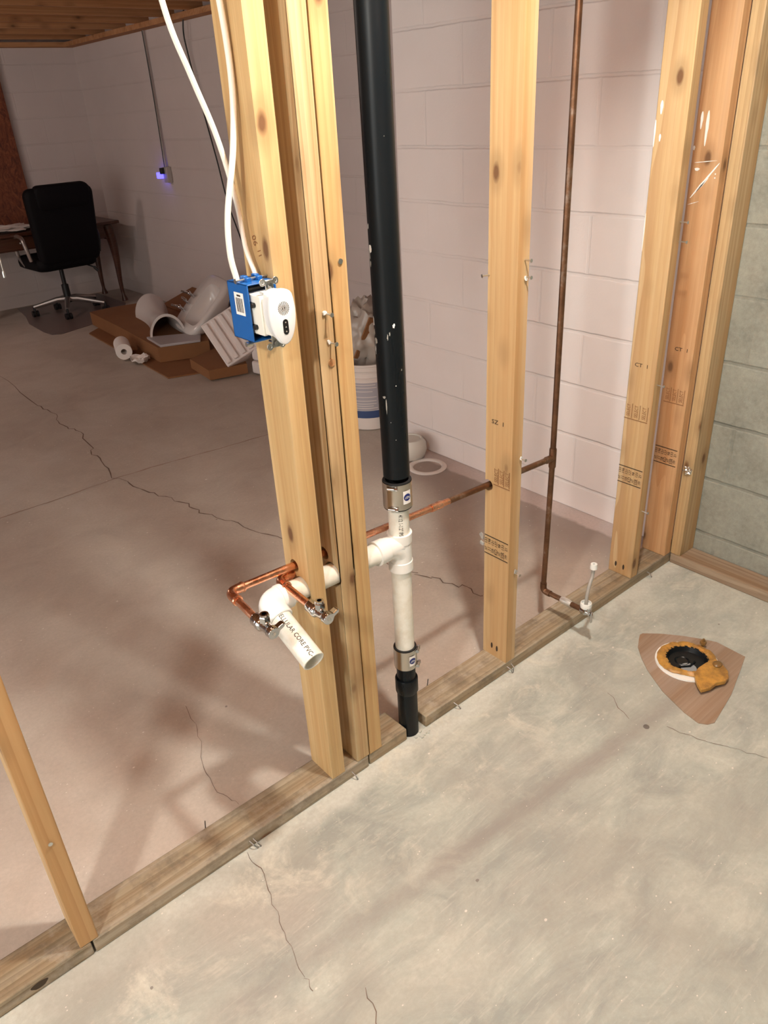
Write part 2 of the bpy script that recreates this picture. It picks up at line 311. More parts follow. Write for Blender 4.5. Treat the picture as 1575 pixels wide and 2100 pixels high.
# ------------------------------------------------------------------ geometry helpers
class MB:
    def __init__(s): s.b = bmesh.new()
    def box(s, a, b):
        x0, y0, z0 = a; x1, y1, z1 = b
        vs = [s.b.verts.new(p) for p in ((x0, y0, z0), (x1, y0, z0), (x1, y1, z0), (x0, y1, z0), (x0, y0, z1), (x1, y0, z1), (x1, y1, z1), (x0, y1, z1))]
        for f in ((0, 3, 2, 1), (4, 5, 6, 7), (0, 1, 5, 4), (1, 2, 6, 5), (2, 3, 7, 6), (3, 0, 4, 7)): s.b.faces.new([vs[i] for i in f])
        return vs
    def obox(s, c, size, m):
        vs = s.box([-d / 2 for d in size], [d / 2 for d in size]); mm = m.to_4x4() if len(m) == 3 else m
        for v in vs: v.co = V(c) + (mm @ v.co)
        return vs
    def tube(s, pts, r, seg=16, cap=True, closed=False):
        pts = [V(p) for p in pts]; k = len(pts)
        rs = r if isinstance(r, (list, tuple)) else [r] * k
        tan = []
        for i in range(k):
            a = pts[i - 1] if (i or closed) else pts[i]; c = pts[(i + 1) % k] if (i < k - 1 or closed) else pts[i]
            t = (c - a); t = t if t.length > 1e-9 else (pts[min(i + 1, k - 1)] - pts[max(i - 1, 0)])
            tan.append(t.normalized() if t.length > 1e-9 else V((0, 0, 1)))
        for i in range(k):   # coincident points: reuse neighbour direction
            if i and (pts[i] - pts[i - 1]).length < 1e-7: tan[i] = tan[i - 1]
        t = tan[0]; nrm = t.cross(V((0, 0, 1)))
        if nrm.length < 1e-3: nrm = t.cross(V((1, 0, 0)))
        nrm.normalize(); rings = []
        for i in range(k):
            t = tan[i]; nrm = (nrm - t * nrm.dot(t)).normalized(); bi = t.cross(nrm)
            rings.append([s.b.verts.new(pts[i] + (nrm * math.cos(2 * PI * j / seg) + bi * math.sin(2 * PI * j / seg)) * rs[i]) for j in range(seg)])
        for i in range(k - 1 + (1 if closed else 0)):
            A, B = rings[i], rings[(i + 1) % k]
            for j in range(seg): s.b.faces.new((A[j], A[(j + 1) % seg], B[(j + 1) % seg], B[j]))
        if cap and not closed:
            s.b.faces.new(list(reversed(rings[0]))); s.b.faces.new(rings[-1])
    def lathe(s, prof, o=(0, 0, 0), axis=(0, 0, 1), seg=32, close=False):
        """profile of (radius, height) turned round axis through o"""
        ax = V(axis).normalized(); a = ax.cross(V((0, 0, 1)))
        if a.length < 1e-3: a = V((1, 0, 0))
        a.normalize(); b = ax.cross(a); o = V(o); rings = []
        for r, h in prof:
            if r < 1e-6: rings.append([s.b.verts.new(o + ax * h)])
            else: rings.append([s.b.verts.new(o + ax * h + (a * math.cos(2 * PI * j / seg) + b * math.sin(2 * PI * j / seg)) * r) for j in range(seg)])
        pr = list(zip(rings, rings[1:])) + ([(rings[-1], rings[0])] if close else [])
        for A, B in pr:
            for j in range(seg):
                k = (j + 1) % seg
                if len(A) == 1 and len(B) == 1: continue
                if len(A) == 1: s.b.faces.new((A[0], B[j], B[k]))
                elif len(B) == 1: s.b.faces.new((A[j], B[0], A[k]))
                else: s.b.faces.new((A[j], B[j], B[k], A[k]))
    def prism(s, poly, z0, z1, m=None):
        m = m or Matrix.Identity(4); k = len(poly)
        lo = [s.b.verts.new(m @ V((x, y, z0))) for x, y in poly]; hi = [s.b.verts.new(m @ V((x, y, z1))) for x, y in poly]
        s.b.faces.new(list(reversed(lo))); s.b.faces.new(hi)
        for i in range(k): s.b.faces.new((lo[i], lo[(i + 1) % k], hi[(i + 1) % k], hi[i]))
    def ball(s, c, r, seg=12, sc=(1, 1, 1)):
        r0 = bmesh.ops.create_uvsphere(s.b, u_segments=seg, v_segments=max(6, seg // 2), radius=r)
        for v in r0['verts']: v.co = V(c) + V((v.co.x * sc[0], v.co.y * sc[1], v.co.z * sc[2]))

POS = {}
def obj(name, mb, m, parent=None, smooth=True, bevel=0.0, seg=2, angle=35, mods=None):
    me = bpy.data.meshes.new(name); mb.b.normal_update()
    bmesh.ops.recalc_face_normals(mb.b, faces=mb.b.faces); mb.b.to_mesh(me); mb.b.free()
    org = POS.get(parent.name, V((0, 0, 0))) if parent else V((0, 0, 0))
    if smooth:
        me.shade_smooth(); me.set_sharp_from_angle(angle=math.radians(angle))
    o = bpy.data.objects.new(name, me); COL.objects.link(o)
    if m: me.materials.append(M_[m] if isinstance(m, str) else m)
    if parent:
        me.transform(Matrix.Translation(-org)); o.parent = parent; POS[o.name] = org
    else: POS[o.name] = V((0, 0, 0))
    if bevel:
        b = o.modifiers.new('bevel', 'BEVEL'); b.width = bevel; b.segments = seg; b.limit_method = 'ANGLE'; b.angle_limit = math.radians(40)
        b.harden_normals = False
    return o
def recenter(o, loc):
    """move a parentless mesh's origin to its base without moving the mesh"""
    o.data.transform(Matrix.Translation(-V(loc))); o.location = loc; POS[o.name] = V(loc); return o
def tag(o, label, cat, group=None):
    o['label'] = label; o['category'] = cat
    if group: o['group'] = group
    return o
def thing(name, label, cat, loc, group=None):
    o = bpy.data.objects.new(name, None); o.empty_display_size = 0.05; o.location = loc; COL.objects.link(o)
    POS[o.name] = V(loc); return tag(o, label, cat, group)
def struct(name, mb, m, **k):
    o = obj(name, mb, m, **k); o['kind'] = 'structure'; return o
def text_mesh(body, size):
    cu_ = bpy.data.curves.new('t', 'FONT'); cu_.body = body; cu_.size = size; cu_.resolution_u = 2; cu_.offset = size * 0.006
    cu_.align_x = 'CENTER'; cu_.align_y = 'CENTER'
    to = bpy.data.objects.new('t', cu_); COL.objects.link(to)
    dg = bpy.context.evaluated_depsgraph_get(); dg.update()
    me = bpy.data.meshes.new_from_object(to.evaluated_get(dg)); bpy.data.objects.remove(to); bpy.data.curves.remove(cu_)
    return me
def stamp(mb, body, size, c, xd, yd, stretch=1.0, wrap=None, bold=0.0):
    """lay lettering on a flat face, or round a pipe when wrap=(radius)"""
    me = text_mesh(body, size); xd = V(xd).normalized(); yd = V(yd).normalized(); nd = xd.cross(yd); c = V(c); vm = {}
    for v in me.vertices:
        x, y = v.co.x * stretch, v.co.y
        if wrap: p = c + xd * x + yd * (math.sin(y / wrap) * wrap) + nd * (math.cos(y / wrap) * wrap - wrap)
        else: p = c + xd * x + yd * y
        vm[v.index] = mb.b.verts.new(p)
    for f in me.polygons:
        try: mb.b.faces.new([vm[i] for i in f.vertices])
        except ValueError: pass
    bpy.data.meshes.remove(me)

# ------------------------------------------------------------------ the setting
XW = 0.3293
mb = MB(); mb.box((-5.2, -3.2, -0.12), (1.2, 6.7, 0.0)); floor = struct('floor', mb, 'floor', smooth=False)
mb = MB(); mb.box((XW, -3.2, 0), (XW + 0.2, 1.49, 2.36)); mb.box((XW + .2, 1.29, 0), (1.2, 1.49, 2.36))
struct('wall_right', mb, 'pinkwall', smooth=False, bevel=0.004)
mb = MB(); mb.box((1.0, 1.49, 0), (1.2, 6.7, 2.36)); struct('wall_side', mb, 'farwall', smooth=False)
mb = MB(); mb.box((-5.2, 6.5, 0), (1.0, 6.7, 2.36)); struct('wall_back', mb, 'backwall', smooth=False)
mb = MB(); mb.box((-5.2, -3.2, 2.33), (1.2, 6.7, 2.36)); ceil_ = struct('ceiling', mb, 'joist', smooth=False)
jy = [-2.78 + 0.4064 * i for i in range(23)]
jl = {}
for i, y in enumerate(jy):
    if y > 6.46: continue
    mb = MB(); mb.box((-5.2, y, 2.09), (1.0 if y > 1.5 else XW, y + 0.038, 2.33))
    obj('joist', mb, 'joist', ceil_, smooth=False)
mb = MB(); mb.box((0.90, 1.5, 2.055), (0.998, 6.5, 2.089)); mb.box((0.3, 1.4, 2.055), (0.9, 1.49, 2.089)) if False else None
tag(obj('sill_beam', mb, 'joist', smooth=False), 'brown sill plank on top of the far side wall under the joists', 'beam')
mb = MB(); mb.box((-5.0, 6.40, 2.055), (0.9, 6.498, 2.089))
tag(obj('sill_beam', mb, 'joist', smooth=False), 'brown sill plank on top of the back wall above the boarded window', 'beam')

mb = MB(); mb.box((-5.2, -2.4, 0), (XW, -2.2, 2.36)); struct('wall_front_unseen', mb, 'pinkwall', smooth=False)  # unseen wall added behind the camera to block fill light
mb = MB(); mb.box((-5.4, 2.6, 0), (-5.2, 6.7, 2.36)); struct('wall_left_unseen', mb, 'farwall', smooth=False)  # unseen part wall, added so world fill enters only through the gap beside it

# cracks in the slab
def ribbon(pts, w, z=0.0008, jit=0.012, sub=5):
    mb = MB(); P = []
    for a, b in zip(pts, pts[1:]):
        a = V((*a, 0)); b = V((*b, 0))
        for k in range(sub): P.append(a.lerp(b, k / sub) + V((random.uniform(-jit, jit), random.uniform(-jit, jit), 0)))
    P.append(V((*pts[-1], 0))); L = []
    for i, p in enumerate(P):
        t = (P[min(i + 1, len(P) - 1)] - P[max(i - 1, 0)]).normalized(); nn = V((-t.y, t.x, 0)); ww = w * random.uniform(0.35, 1.2)
        L.append((mb.b.verts.new((p + nn * ww).to_tuple()[:2] + (z,)), mb.b.verts.new((p - nn * ww).to_tuple()[:2] + (z,))))
    for (a, b), (c, d) in zip(L, L[1:]): mb.b.faces.new((a, b, d, c))
    return mb
cr1 = [(-0.795, 4.386), (-0.807, 3.556), (-0.804, 3.312), (-0.829, 3.083), (-0.794, 2.919), (-0.848, 2.639), (-0.871, 2.485), (-0.903, 2.195), (-0.857, 1.999), (-0.822, 1.822), (-0.782, 1.668), (-0.768, 1.521), (-0.713, 1.335), (-0.641, 1.139), (-0.5, 0.75), (-0.452, 0.587), (-0.423, 0.491), (-0.395, 0.399), (-0.384, 0.317)]
obj('slab_crack', ribbon(cr1, 0.0028, jit=0.014), 'crack', floor, smooth=False)
obj('slab_joint', ribbon([(-1.9, 2.20), (-1.431, 2.171), (-1.222, 2.169), (-0.908, 2.185), (-0.678, 2.171), (-0.377, 2.131), (-0.074, 2.102)], 0.004, jit=0.003), 'jointm', floor, smooth=False)
for pts, w in (([(-1.512, -0.005), (-1.513, -0.076), (-1.544, -0.173), (-1.56, -0.244), (-1.574, -0.324), (-1.58, -0.36)], 0.0008),
               ([(-1.391, 0.532), (-1.416, 0.399), (-1.467, 0.283), (-1.473, 0.191), (-1.456, 0.125)], 0.0007),
               ([(-0.478, -0.438), (-0.462, -0.513), (-0.431, -0.588), (-0.397, -0.665)], 0.0008),
               ([(-0.482, -0.251), (-0.528, -0.353)], 0.0008), ([(-1.50, -0.42), (-1.53, -0.5), (-1.52, -0.56)], 0.0009)):
    obj('slab_crack', ribbon(pts, w, jit=0.005), 'crack', floor, smooth=False)

# boarded window on the back wall
mb = MB(); mb.box((-1.6, 6.455, 0.70), (0.31, 6.498, 2.05))
tag(obj('strand_board', mb, 'osb', smooth=False), 'reddish brown strand board panel covering the back wall behind the desk', 'board panel')

# ------------------------------------------------------------------ bottom plates
T, WD, H = 0.038, 0.089, 0.038
def plank(name, a, b, m, label, nails=()):
    mb = MB(); mb.box(a, b); o = obj(name, mb, m, bevel=0.003); c = ((a[0] + b[0]) / 2, (a[1] + b[1]) / 2, a[2]); recenter(o, c); tag(o, label, 'wood plate')
    return o
pl0 = plank('bottom_plate', (-3.6, 0, 0), (-1.868, WD, H), 'plate', 'treated bottom plate with a dark knot, at the lower left corner of the photo')
pl1 = plank('bottom_plate', (-1.864, 0, 0), (-1.1445, WD, H), 'plate', 'long treated bottom plate on the floor between the lone left stud and the doubled studs')
pl2 = plank('bottom_plate', (-1.139, 0.002, 0), (-1.012, WD + .002, H), 'plate', 'short bottom plate stub under the last of the doubled studs, beside the drain stack')
pl3 = plank('bottom_plate', (-0.945, 0, 0), (XW - 0.002, WD, H), 'plate', 'bottom plate running from the black drain pipe to the block wall')
pl4 = plank('bottom_plate', (0.2403, -2.6, 0), (XW - 0.002, -0.002, H), 'plateY', 'brown stained bottom plate lying along the bare grey block wall')
# knot on the first plate front face
mb = MB(); mb.prism([(0.016 * math.cos(a) * (1 + .15 * math.sin(3 * a)), 0.0085 * math.sin(a)) for a in [2 * PI * i / 20 for i in range(20)]], 0, 0.0008, Matrix.Translation((-1.975, 0.0002, 0.018)) @ Matrix.Rotation(PI / 2, 4, 'X'))
obj('knot', mb, mat('knot_dark', 0.7, 0, (0.05, 0.03, 0.015)), pl0)

# ------------------------------------------------------------------ studs
def stud(x, m, label, y0=0.0, wy=WD, wx=T, top=(0, 0), holes=(), z0=H, z1=2.085):
    mb = MB(); vs = mb.box((x, y0, z0), (x + wx, y0 + wy, z1))
    for v in vs:
        if v.co.z > 1: v.co.x += top[0]; v.co.y += top[1]
    o = obj('wall_stud', mb, m)
    recenter(o, (x + wx / 2, y0 + wy / 2, z0))
    if holes:
        cs = []
        for (yy, zz, r) in holes:
            c_ = MB(); c_.tube([(x - 0.05, yy, zz), (x + wx + 0.05, yy, zz)], r, 28); co2 = obj('cutter', c_, None); cs.append(co2)
            md = o.modifiers.new('h', 'BOOLEAN'); md.operation = 'DIFFERENCE'; md.object = co2; md.solver = 'EXACT'
        dg = bpy.context.evaluated_depsgraph_get(); dg.update()
        me = bpy.data.meshes.new_from_object(o.evaluated_get(dg)); o.modifiers.clear(); o.data = me; [bpy.data.objects.remove(q) for q in cs]
        me.shade_smooth(); me.set_sharp_from_angle(angle=math.radians(35))
    b = o.modifiers.new('bevel', 'BEVEL'); b.width = 0.0028; b.segments = 3; b.limit_method = 'ANGLE'; b.angle_limit = math.radians(60)
    return tag(o, label, 'stud')
CY = lambda x: 0.045 + 0.045 * (x + 1.42) / 1.08           # copper line: y and z along x
CZ = lambda x: 0.649 - 0.077 * (x + 1.42) / 1.08
PVY, PVZ = 0.030, 0.588
X0, X1, X2, X3, X4, X5, X6 = -1.8891, -1.2578, -1.1786, -1.1378, -0.6264, 0.0, 0.2023
hp = lambda x: ((CY(x), CZ(x), 0.0145), (PVY, PVZ, 0.0285))
s0 = stud(X0, 'pineC', 'lone slim pine stud leaning at the far left of the partition')
s1 = stud(X1, 'pineA', 'pine stud carrying the blue electrical box', holes=hp(X1 + .02) + ((0.062, CZ(X1) - 0.030, 0.0135),))
s2 = stud(X2, 'pineB', 'weathered pine stud in the middle, right of the blue box stud', holes=hp(X2 + .02))
s3 = stud(X3, 'pineA', 'pine stud tight against its neighbour, nearest the black drain stack', holes=hp(X3 + .02))
s4 = stud(X4, 'pineC', 'pine stud with SZ 1 stamp standing alone between drain stack and dark copper riser', holes=((CY(X4 + .02) , CZ(X4 + .02), 0.016),))
s5 = stud(X5, 'pineC', 'orange pine stud with CT 1 stamp and clear SELECT lettering, right of the copper riser')
s6 = stud(X6, 'pineD', 'reddish pine stud with long white paint drips beside the corner')
s7 = stud(0.2403, 'pineB', 'corner stud on the side plate against the grey block wall, with foil wad', y0=-0.038, wy=0.038, wx=0.087)

def nail(parent, p, d=(0, -1, 0), ln=0.018, r=0.0017, hr=0.0042, m='zinc'):
    mb = MB(); p = V(p); d = V(d).normalized()
    mb.tube([p - d * 0.004, p + d * ln], r, 10); mb.tube([p + d * ln, p + d * (ln + 0.0015)], hr, 12)
    return obj('nail', mb, m, parent)
for p in ((-0.604, 0, 1.169), (-0.602, 0, 1.132), (-0.596, 0, 0.682), (-0.601, 0, 0.339)): nail(s4, p)
for p in ((-1.156, 0, 1.159), (-1.151, 0, 1.104)): nail(s2, p)
nail(s2, (-1.153, 0, 1.066), ln=0.0005, hr=0.0075, m='pineD')
for p in ((0.029, 0, 1.170), (0.035, 0, 1.119), (0.014, 0, 0.717), (0.017, 0, 0.292)): nail(s5, p, ln=0.022)
nail(s0, (-1.872, 0, 0.339), ln=0.003)
nail(s4, (-0.6264, WD - 0.004, 1.13), d=(-1, 0.3, 0)); nail(s4, (-0.620, WD, 0.425), d=(-.2, 1, 0), ln=0.012)
nail(s3, (-1.115, 0, 1.245), ln=0.001, hr=0.005)
def scrap(parent, c, r, m='label', k=9, d=(0, -1, 0)):
    mb = MB(); dd = V(d).normalized(); a = dd.cross(V((0, 0, 1))).normalized(); b = V((0, 0, 1))
    pts = [V(c) + (a * math.cos(2 * PI * i / k) + b * math.sin(2 * PI * i / k)) * r * random.uniform(0.5, 1.1) for i in range(k)]
    lo = [mb.b.verts.new(p + dd * 0.0003) for p in pts]; hi = [mb.b.verts.new(p + dd * random.uniform(0.001, 0.004)) for p in pts]
    mb.b.faces.new(hi); mb.b.faces.new(list(reversed(lo)))
    for i in range(k): mb.b.faces.new((lo[i], lo[(i + 1) % k], hi[(i + 1) % k], hi[i]))
    o = obj('paper_scrap', mb, m, parent, smooth=False); return o
scrap(s4, (-0.602, -0.002, 1.128), 0.006); scrap(s4, (-0.596, -0.003, 0.685), 0.006)
scrap(s4, (-0.60, -0.002, 0.345), 0.008, 'hose')
scrap(s2, (-1.160, -0.0005, 1.160), 0.005); scrap(s2, (-1.155, -0.0005, 1.106), 0.005)
scrap(s4, (-0.628, 0.097, 0.43), 0.010, 'hose', d=(-1, 0, 0)); scrap(s4, (-0.628, 0.096, 0.408), 0.009, 'hose', d=(-1, 0, 0))

# paint drips
def drip(parent, c, w, h, x, blobs=None):
    mb = MB(); pts = []
    for i in range(24):
        a = 2 * PI * i / 24; yy = math.cos(a) * w * (1.0 if math.sin(a) > 0 else 0.75); zz = math.sin(a) * h
        pts.append((yy, zz))
    Mx = Matrix(((0, 0, -1, x), (1, 0, 0, c[0]), (0, 1, 0, c[1]), (0, 0, 0, 1)))
    mb.prism(pts, 0, 0.0009, Mx)
    return obj('paint_drip', mb, 'white', parent)
drip(s6, (0.073, 1.405), 0.0040, 0.022, X6); drip(s6, (0.055, 1.385), 0.0048, 0.044, X6)
drip(s6, (0.068, 1.283), 0.008, 0.004, X6); drip(s6, (0.085, 1.337), 0.003, 0.006, X6)
drip(s5, (0.074, 1.445), 0.0042, 0.016, 0.0); drip(s5, (0.0865, 1.385), 0.0022, 0.032, 0.0); drip(s5, (0.070, 1.375), 0.003, 0.009, 0.0); drip(s5, (0.0875, 1.14), 0.0012, 0.05, 0.0)
def smear(parent, a, b, w, x):
    mb = MB(); a = V((0, *a)); b = V((0, *b)); t = (b - a).normalized(); nn = V((0, -t.z, t.y)); L = []
    for i in range(9):
        k = i / 8; p = a.lerp(b, k); ww = w * math.sin(PI * (0.12 + 0.8 * k)) * random.uniform(0.6, 1.1)
        L.append((p + nn * ww, p - nn * ww))
    vs = [(mb.b.verts.new((x - 0.0007, p.y, p.z)), mb.b.verts.new((x - 0.0007, q.y, q.z))) for p, q in L]
    for (p, q), (r, s) in zip(vs, vs[1:]): mb.b.faces.new((p, q, s, r))
    obj('paint_smear', mb, 'white', parent, smooth=False)
smear(s6, (0.078, 1.208), (0.004, 1.300), 0.0035, X6); smear(s6, (0.062, 1.225), (0.03, 1.262), 0.002, X6)
smear(s6, (0.078, 1.300), (0.012, 1.306), 0.0012, X6); smear(s6, (0.083, 1.19), (0.05, 1.20), 0.001, X6)
for z in (1.272, 1.262): drip(s6, (0.012, z), 0.002, 0.002, X6)

# grade stamps; viewed towards +X: text runs along -Y, letters rise along +Z
def grade(parent, x, z, w0, w1, dense=True):
    mb = MB(); xf = x - 0.0006; h = 0.054
    for zz in (z, z + h + 0.003): mb.box((xf, w0, zz - 0.0013), (xf + 0.0004, w1, zz + 0.0013))
    cols = ['133 HT', '198 .11', '121 5SR', '127 KD', '98 HT', '133 5SR', '21 199']
    k = 7; st = (w1 - w0) / k
    for i in range(k):
        yy = w1 - st * (i + 0.5)
        stamp(mb, cols[i].split()[0], 0.0125, (xf, yy, z + h * 0.74), (0, 0, 1), (0, 1, 0), 1.0)
        stamp(mb, cols[i].split()[1], 0.0175 if i % 2 else 0.012, (xf, yy, z + h * 0.28), (0, 0, 1), (0, 1, 0), 0.75)
    return obj('grade_stamp', mb, 'ink', parent, smooth=False)
grade(s4, X4, 0.381, 0.004, 0.088); grade(s5, X5, 0.379, 0.004, 0.089); grade(s6, X6, 0.383, 0.006, 0.086)
def select(parent, x, z, w0, w1, m='inkbrown'):
    mb = MB(); xf = x - 0.0006; k = 3; st = (w1 - w0) / k; h = 0.05
    mb.box((xf, w0, z - 0.001), (xf + 0.0004, w1, z + 0.0012))
    for i in range(k):
        yy = w1 - st * (i + 0.5)
        stamp(mb, 'SELECT', 0.0165, (xf, yy, z + h * 0.55), (0, 0, 1), (0, 1, 0), 0.74)
        mb.box((xf, yy - st / 2 + .0007, z + 0.003), (xf + 0.0004, yy - st / 2 + 0.0017, z + h)); mb.box((xf, yy - st / 2 + 0.0027, z + 0.003), (xf + 0.0004, yy - st / 2 + 0.0033, z + h))
    return obj('select_stamp', mb, m, parent, smooth=False)
select(s5, X5, 0.597, 0.008, 0.089); select(s6, X6, 0.597, 0.008, 0.078); select(s4, X4, 0.600, 0.004, 0.060)
for par, x, y, z, t in ((s4, X4, 0.048, 0.774, 'SZ  1'), (s5, X5, 0.048, 0.769, 'CT  1'), (s6, X6, 0.040, 0.772, 'CT  1')):
    mb = MB(); stamp(mb, t, 0.016, (x - 0.0006, y, z), (0, -1, 0), (0, 0, 1), 1.25); obj('size_stamp', mb, 'ink', par, smooth=False)
mb = MB(); stamp(mb, '90', 0.018, (X1 - 0.0006, 0.045, 1.297), (0, 0.3, 1), (0, 1, -0.3), 1.0); stamp(mb, '11', 0.015, (X1 - 0.0006, 0.034, 1.277), (0, 0.3, 1), (0, 1, -0.3), 1.0)
obj('pencil_note', mb, 'inkbrown', s1, smooth=False)
# nail-pocket marks at the stud feet
for par, x, yy in ((s4, X4, (0.055, 0.035)), (s5, X5, (0.062, 0.032))):
    for i, y in enumerate(yy):
        mb = MB(); Mx = Matrix(((0, 0, -1, x), (1, 0, 0, y), (0, 1, 0, 0.073 - i * 0.002), (0, 0, 0, 1)))
        mb.prism([(0.0035 * math.cos(a), 0.010 * math.sin(a)) for a in [2 * PI * j / 14 for j in range(14)]], 0, 0.0006, Mx)
        obj('nail_pocket', mb, 'ink', par)
# foil wad on corner stud
mb = MB(); bmesh.ops.create_icosphere(mb.b, subdivisions=3, radius=0.013)
for v in mb.b.verts: v.co = V((0.2385, -0.020, 0.366)) + V((v.co.x * 0.7, v.co.y * 1.1, v.co.z * 0.9)) * random.uniform(0.65, 1.35)
obj('foil_wad', mb, 'foil', s7, smooth=False)['label'] = 'crumpled silver foil wad'
# black clip on the back of the last doubled stud
mb = MB(); mb.tube([(X3 + T - 0.002, WD - 0.02, 0.70), (X3 + T + 0.012, WD - 0.02, 0.70)], 0.010, 16); mb.box((X3 + T + .006, WD - .026, .692), (X3 + T + .014, WD - .014, .716))
obj('cable_clip', mb, 'black', s3)['label'] = 'small black plastic clip'

# ------------------------------------------------------------------ copper water line
def cp(x): return V((x, CY(x), CZ(x)))
def ell(a, c, b, r=0.012, k=7):
    a, c, b = V(a), V(c), V(b); P = []
    for i in range(k + 1):
        t = i / k; P.append(a * (1 - t) ** 2 + c * 2 * t * (1 - t) + b * t * t)
    return P
RC = 0.0082
wl = thing('copper_water_line', 'copper water line running through the studs, bright at the valves and dark brown at the riser', 'water pipe', (-1.42, 0.045, 0.649))
E0 = V((-1.42, 0.045, 0.649)); VA = V((-1.42, -0.030, 0.640))
mb = MB(); mb.tube([cp(-1.405), cp(-0.78)], RC, 20); obj('supply_pipe', mb, 'copper', wl)
mb = MB(); mb.tube([cp(-0.78), cp(-0.35)], RC, 20); obj('supply_pipe', mb, 'copperdark', wl)['label'] = 'tarnished brown stretch of pipe'
mb = MB(); mb.tube([cp(-1.385), cp(-1.388), cp(-1.402)] + ell(cp(-1.402), E0, E0 + V((0, -0.018, -0.002))) + [E0 + V((0, -0.018, -0.002)), E0 + V((0, -0.036, -.003))], [0.0104, 0.0108, 0.0104] + [0.0102] * 8 + [0.0105, 0.0106], 20)
for p, d in ((cp(-1.388), V((1, 0, 0))), (E0 + V((0, -0.033, -.003)), V((0, 1, 0)))): mb.tube([p - d * 0.003, p, p + d * 0.003], [0.0108, 0.0118, 0.0108], 20)
obj('elbow', mb, 'copper', wl)
def coupling(c, d, m='copper', ln=0.020):
    mb = MB(); c, d = V(c), V(d).normalized(); mb.tube([c - d * ln, c - d * (ln - .003), c - d * .003, c, c + d * .003, c + d * (ln - .003), c + d * ln], [.0098, .0104, .0100, .0094, .0100, .0104, .0098], 20); return obj('coupling', mb, m, wl)
dirx = (cp(0) - cp(-1)).normalized()
coupling(cp(-0.825), dirx)
mb = MB(); mb.tube([E0 + V((0, -0.03, -.003)), V((-1.42, -0.058, 0.636))], RC, 20); obj('valve_pipe', mb, 'copper', wl)
wl2 = thing('copper_branch_line', 'lower copper line with an elbow behind and below the upper one, feeding the right-hand valve', 'water pipe', (-1.30, 0.055, 0.618))
B0 = V((-1.300, 0.056, 0.616))
mb = MB(); mb.tube([(-1.195, 0.062, 0.611), (-1.283, 0.058, 0.615)], RC, 20); obj('supply_pipe', mb, 'copper', wl2)
mb = MB(); mb.tube([(-1.262, 0.059, 0.614), (-1.266, 0.059, 0.614), (-1.282, 0.058, 0.615)] + ell((-1.282, 0.058, 0.615), B0, B0 + V((0, -0.018, -.001))) + [B0 + V((0, -0.034, -.001))], [.0104, .0110, .0104] + [.0102] * 8 + [.0108], 20)
mb.tube([B0 + V((0, -0.030, 0)), B0 + V((0, -0.033, 0)), B0 + V((0, -.036, 0))], [.0108, .0119, .0108], 20); obj('elbow', mb, 'copper', wl2)
mb = MB(); mb.tube([B0 + V((0, -0.03, 0)), V((-1.300, -0.066, 0.610))], RC, 20); obj('valve_pipe', mb, 'copper', wl2)

def stop_valve(parent, p, lab=None):
    """quarter-turn angle stop on a pipe running towards -Y"""
    p = V(p); e = bpy.data.objects.new('shutoff_valve', None); COL.objects.link(e)
    org = POS[parent.name]; e.location = p - org; e.parent = parent; POS[e.name] = p; d = V((0, -1, 0))
    mb = MB(); mb.lathe([(0, 0), (.0125, 0), (.0135, .002), (.0135, .020), (.0125, .022), (0, .022)], p, d, 28); obj('compression_nut', mb, 'chrome', e)
    mb = MB(); mb.lathe([(0, .020), (.0150, .020), (.0152, .022), (.0152, .026), (.0140, .028), (.0112, .031), (.0100, .042), (.0105, .050), (.012, .054), (0, .054)], p, d, 28)
    mb.tube([p + d * .038, p + d * .038 + V((0, 0, .014))], [.0075, .0068], 20)
    obj('valve_body', mb, 'chrome', e)
    mb = MB(); q = p + d * .038 + V((0, 0, .013)); mb.lathe([(.0058, 0), (.0105, 0), (.0110, .001), (.0110, .012), (.0095, .014), (.0055, .014), (.0055, .004)], q, (0, 0, 1), 6, close=True)
    mb.lathe([(.0050, .010), (.0085, .010), (.0085, .018), (.0050, .018)], q, (0, 0, 1), 20, close=True); obj('outlet_nut', mb, 'chrome', e, smooth=False)
    mb = MB(); m4 = Matrix(((1, 0, 0, p.x), (0, 0, -1, p.y - .054), (0, 1, 0, p.z), (0, 0, 0, 1)))
    prof = [(.012 * math.cos(a), .012 * math.sin(a)) for a in [PI * .32 + i * (2 * PI - PI * .44) / 22 for i in range(23)]] + [(.0135, .0005), (.024, .005), (.0255, .012), (.020, .0125), (.012, .0095)]
    mb.prism(prof, 0, .013, m4); obj('handle', mb, 'chrome', e, bevel=.0012)
    mb = MB(); mb.tube([p + d * .0665, p + d * .0682], .0036, 16); obj('handle_screw', mb, 'zinc', e)
    return e
stop_valve(wl, (-1.42, -0.052, 0.6365)); stop_valve(wl2, (-1.300, -0.058, 0.6105))

# riser and the run to the toilet stop
TX = -0.344; TC = V((TX, 0.09, 0.572))
mb = MB(); mb.tube([(TX, .09, .60), (TX - .002, .09, 2.3)], RC, 20); obj('riser_pipe', mb, 'copperdark', wl)['label'] = 'dark brown vertical riser'
mb = MB(); mb.tube([TC - V((0, 0, .030)), TC - V((0, 0, .027)), TC + V((0, 0, .027)), TC + V((0, 0, .030))], [.0096, .0105, .0105, .0096], 20); mb.tube([TC, TC - dirx * .030], .0104, 20); obj('tee', mb, 'copperdark', wl)
EL = V((TX - .008, .09, .118))
mb = MB(); mb.tube([TC - V((0, 0, .02)), EL + V((0, 0, .02))], RC, 20); obj('riser_pipe', mb, 'copperdark', wl)
mb = MB(); mb.tube([EL + V((0, 0, .028)), EL + V((0, 0, .014))] + ell(EL + V((0, 0, .014)), EL, EL - V((0, .014, 0))) + [EL - V((0, .028, 0))], .0102, 20); obj('elbow', mb, 'copperdark', wl)
VV = V((-0.347, -.052, .116))
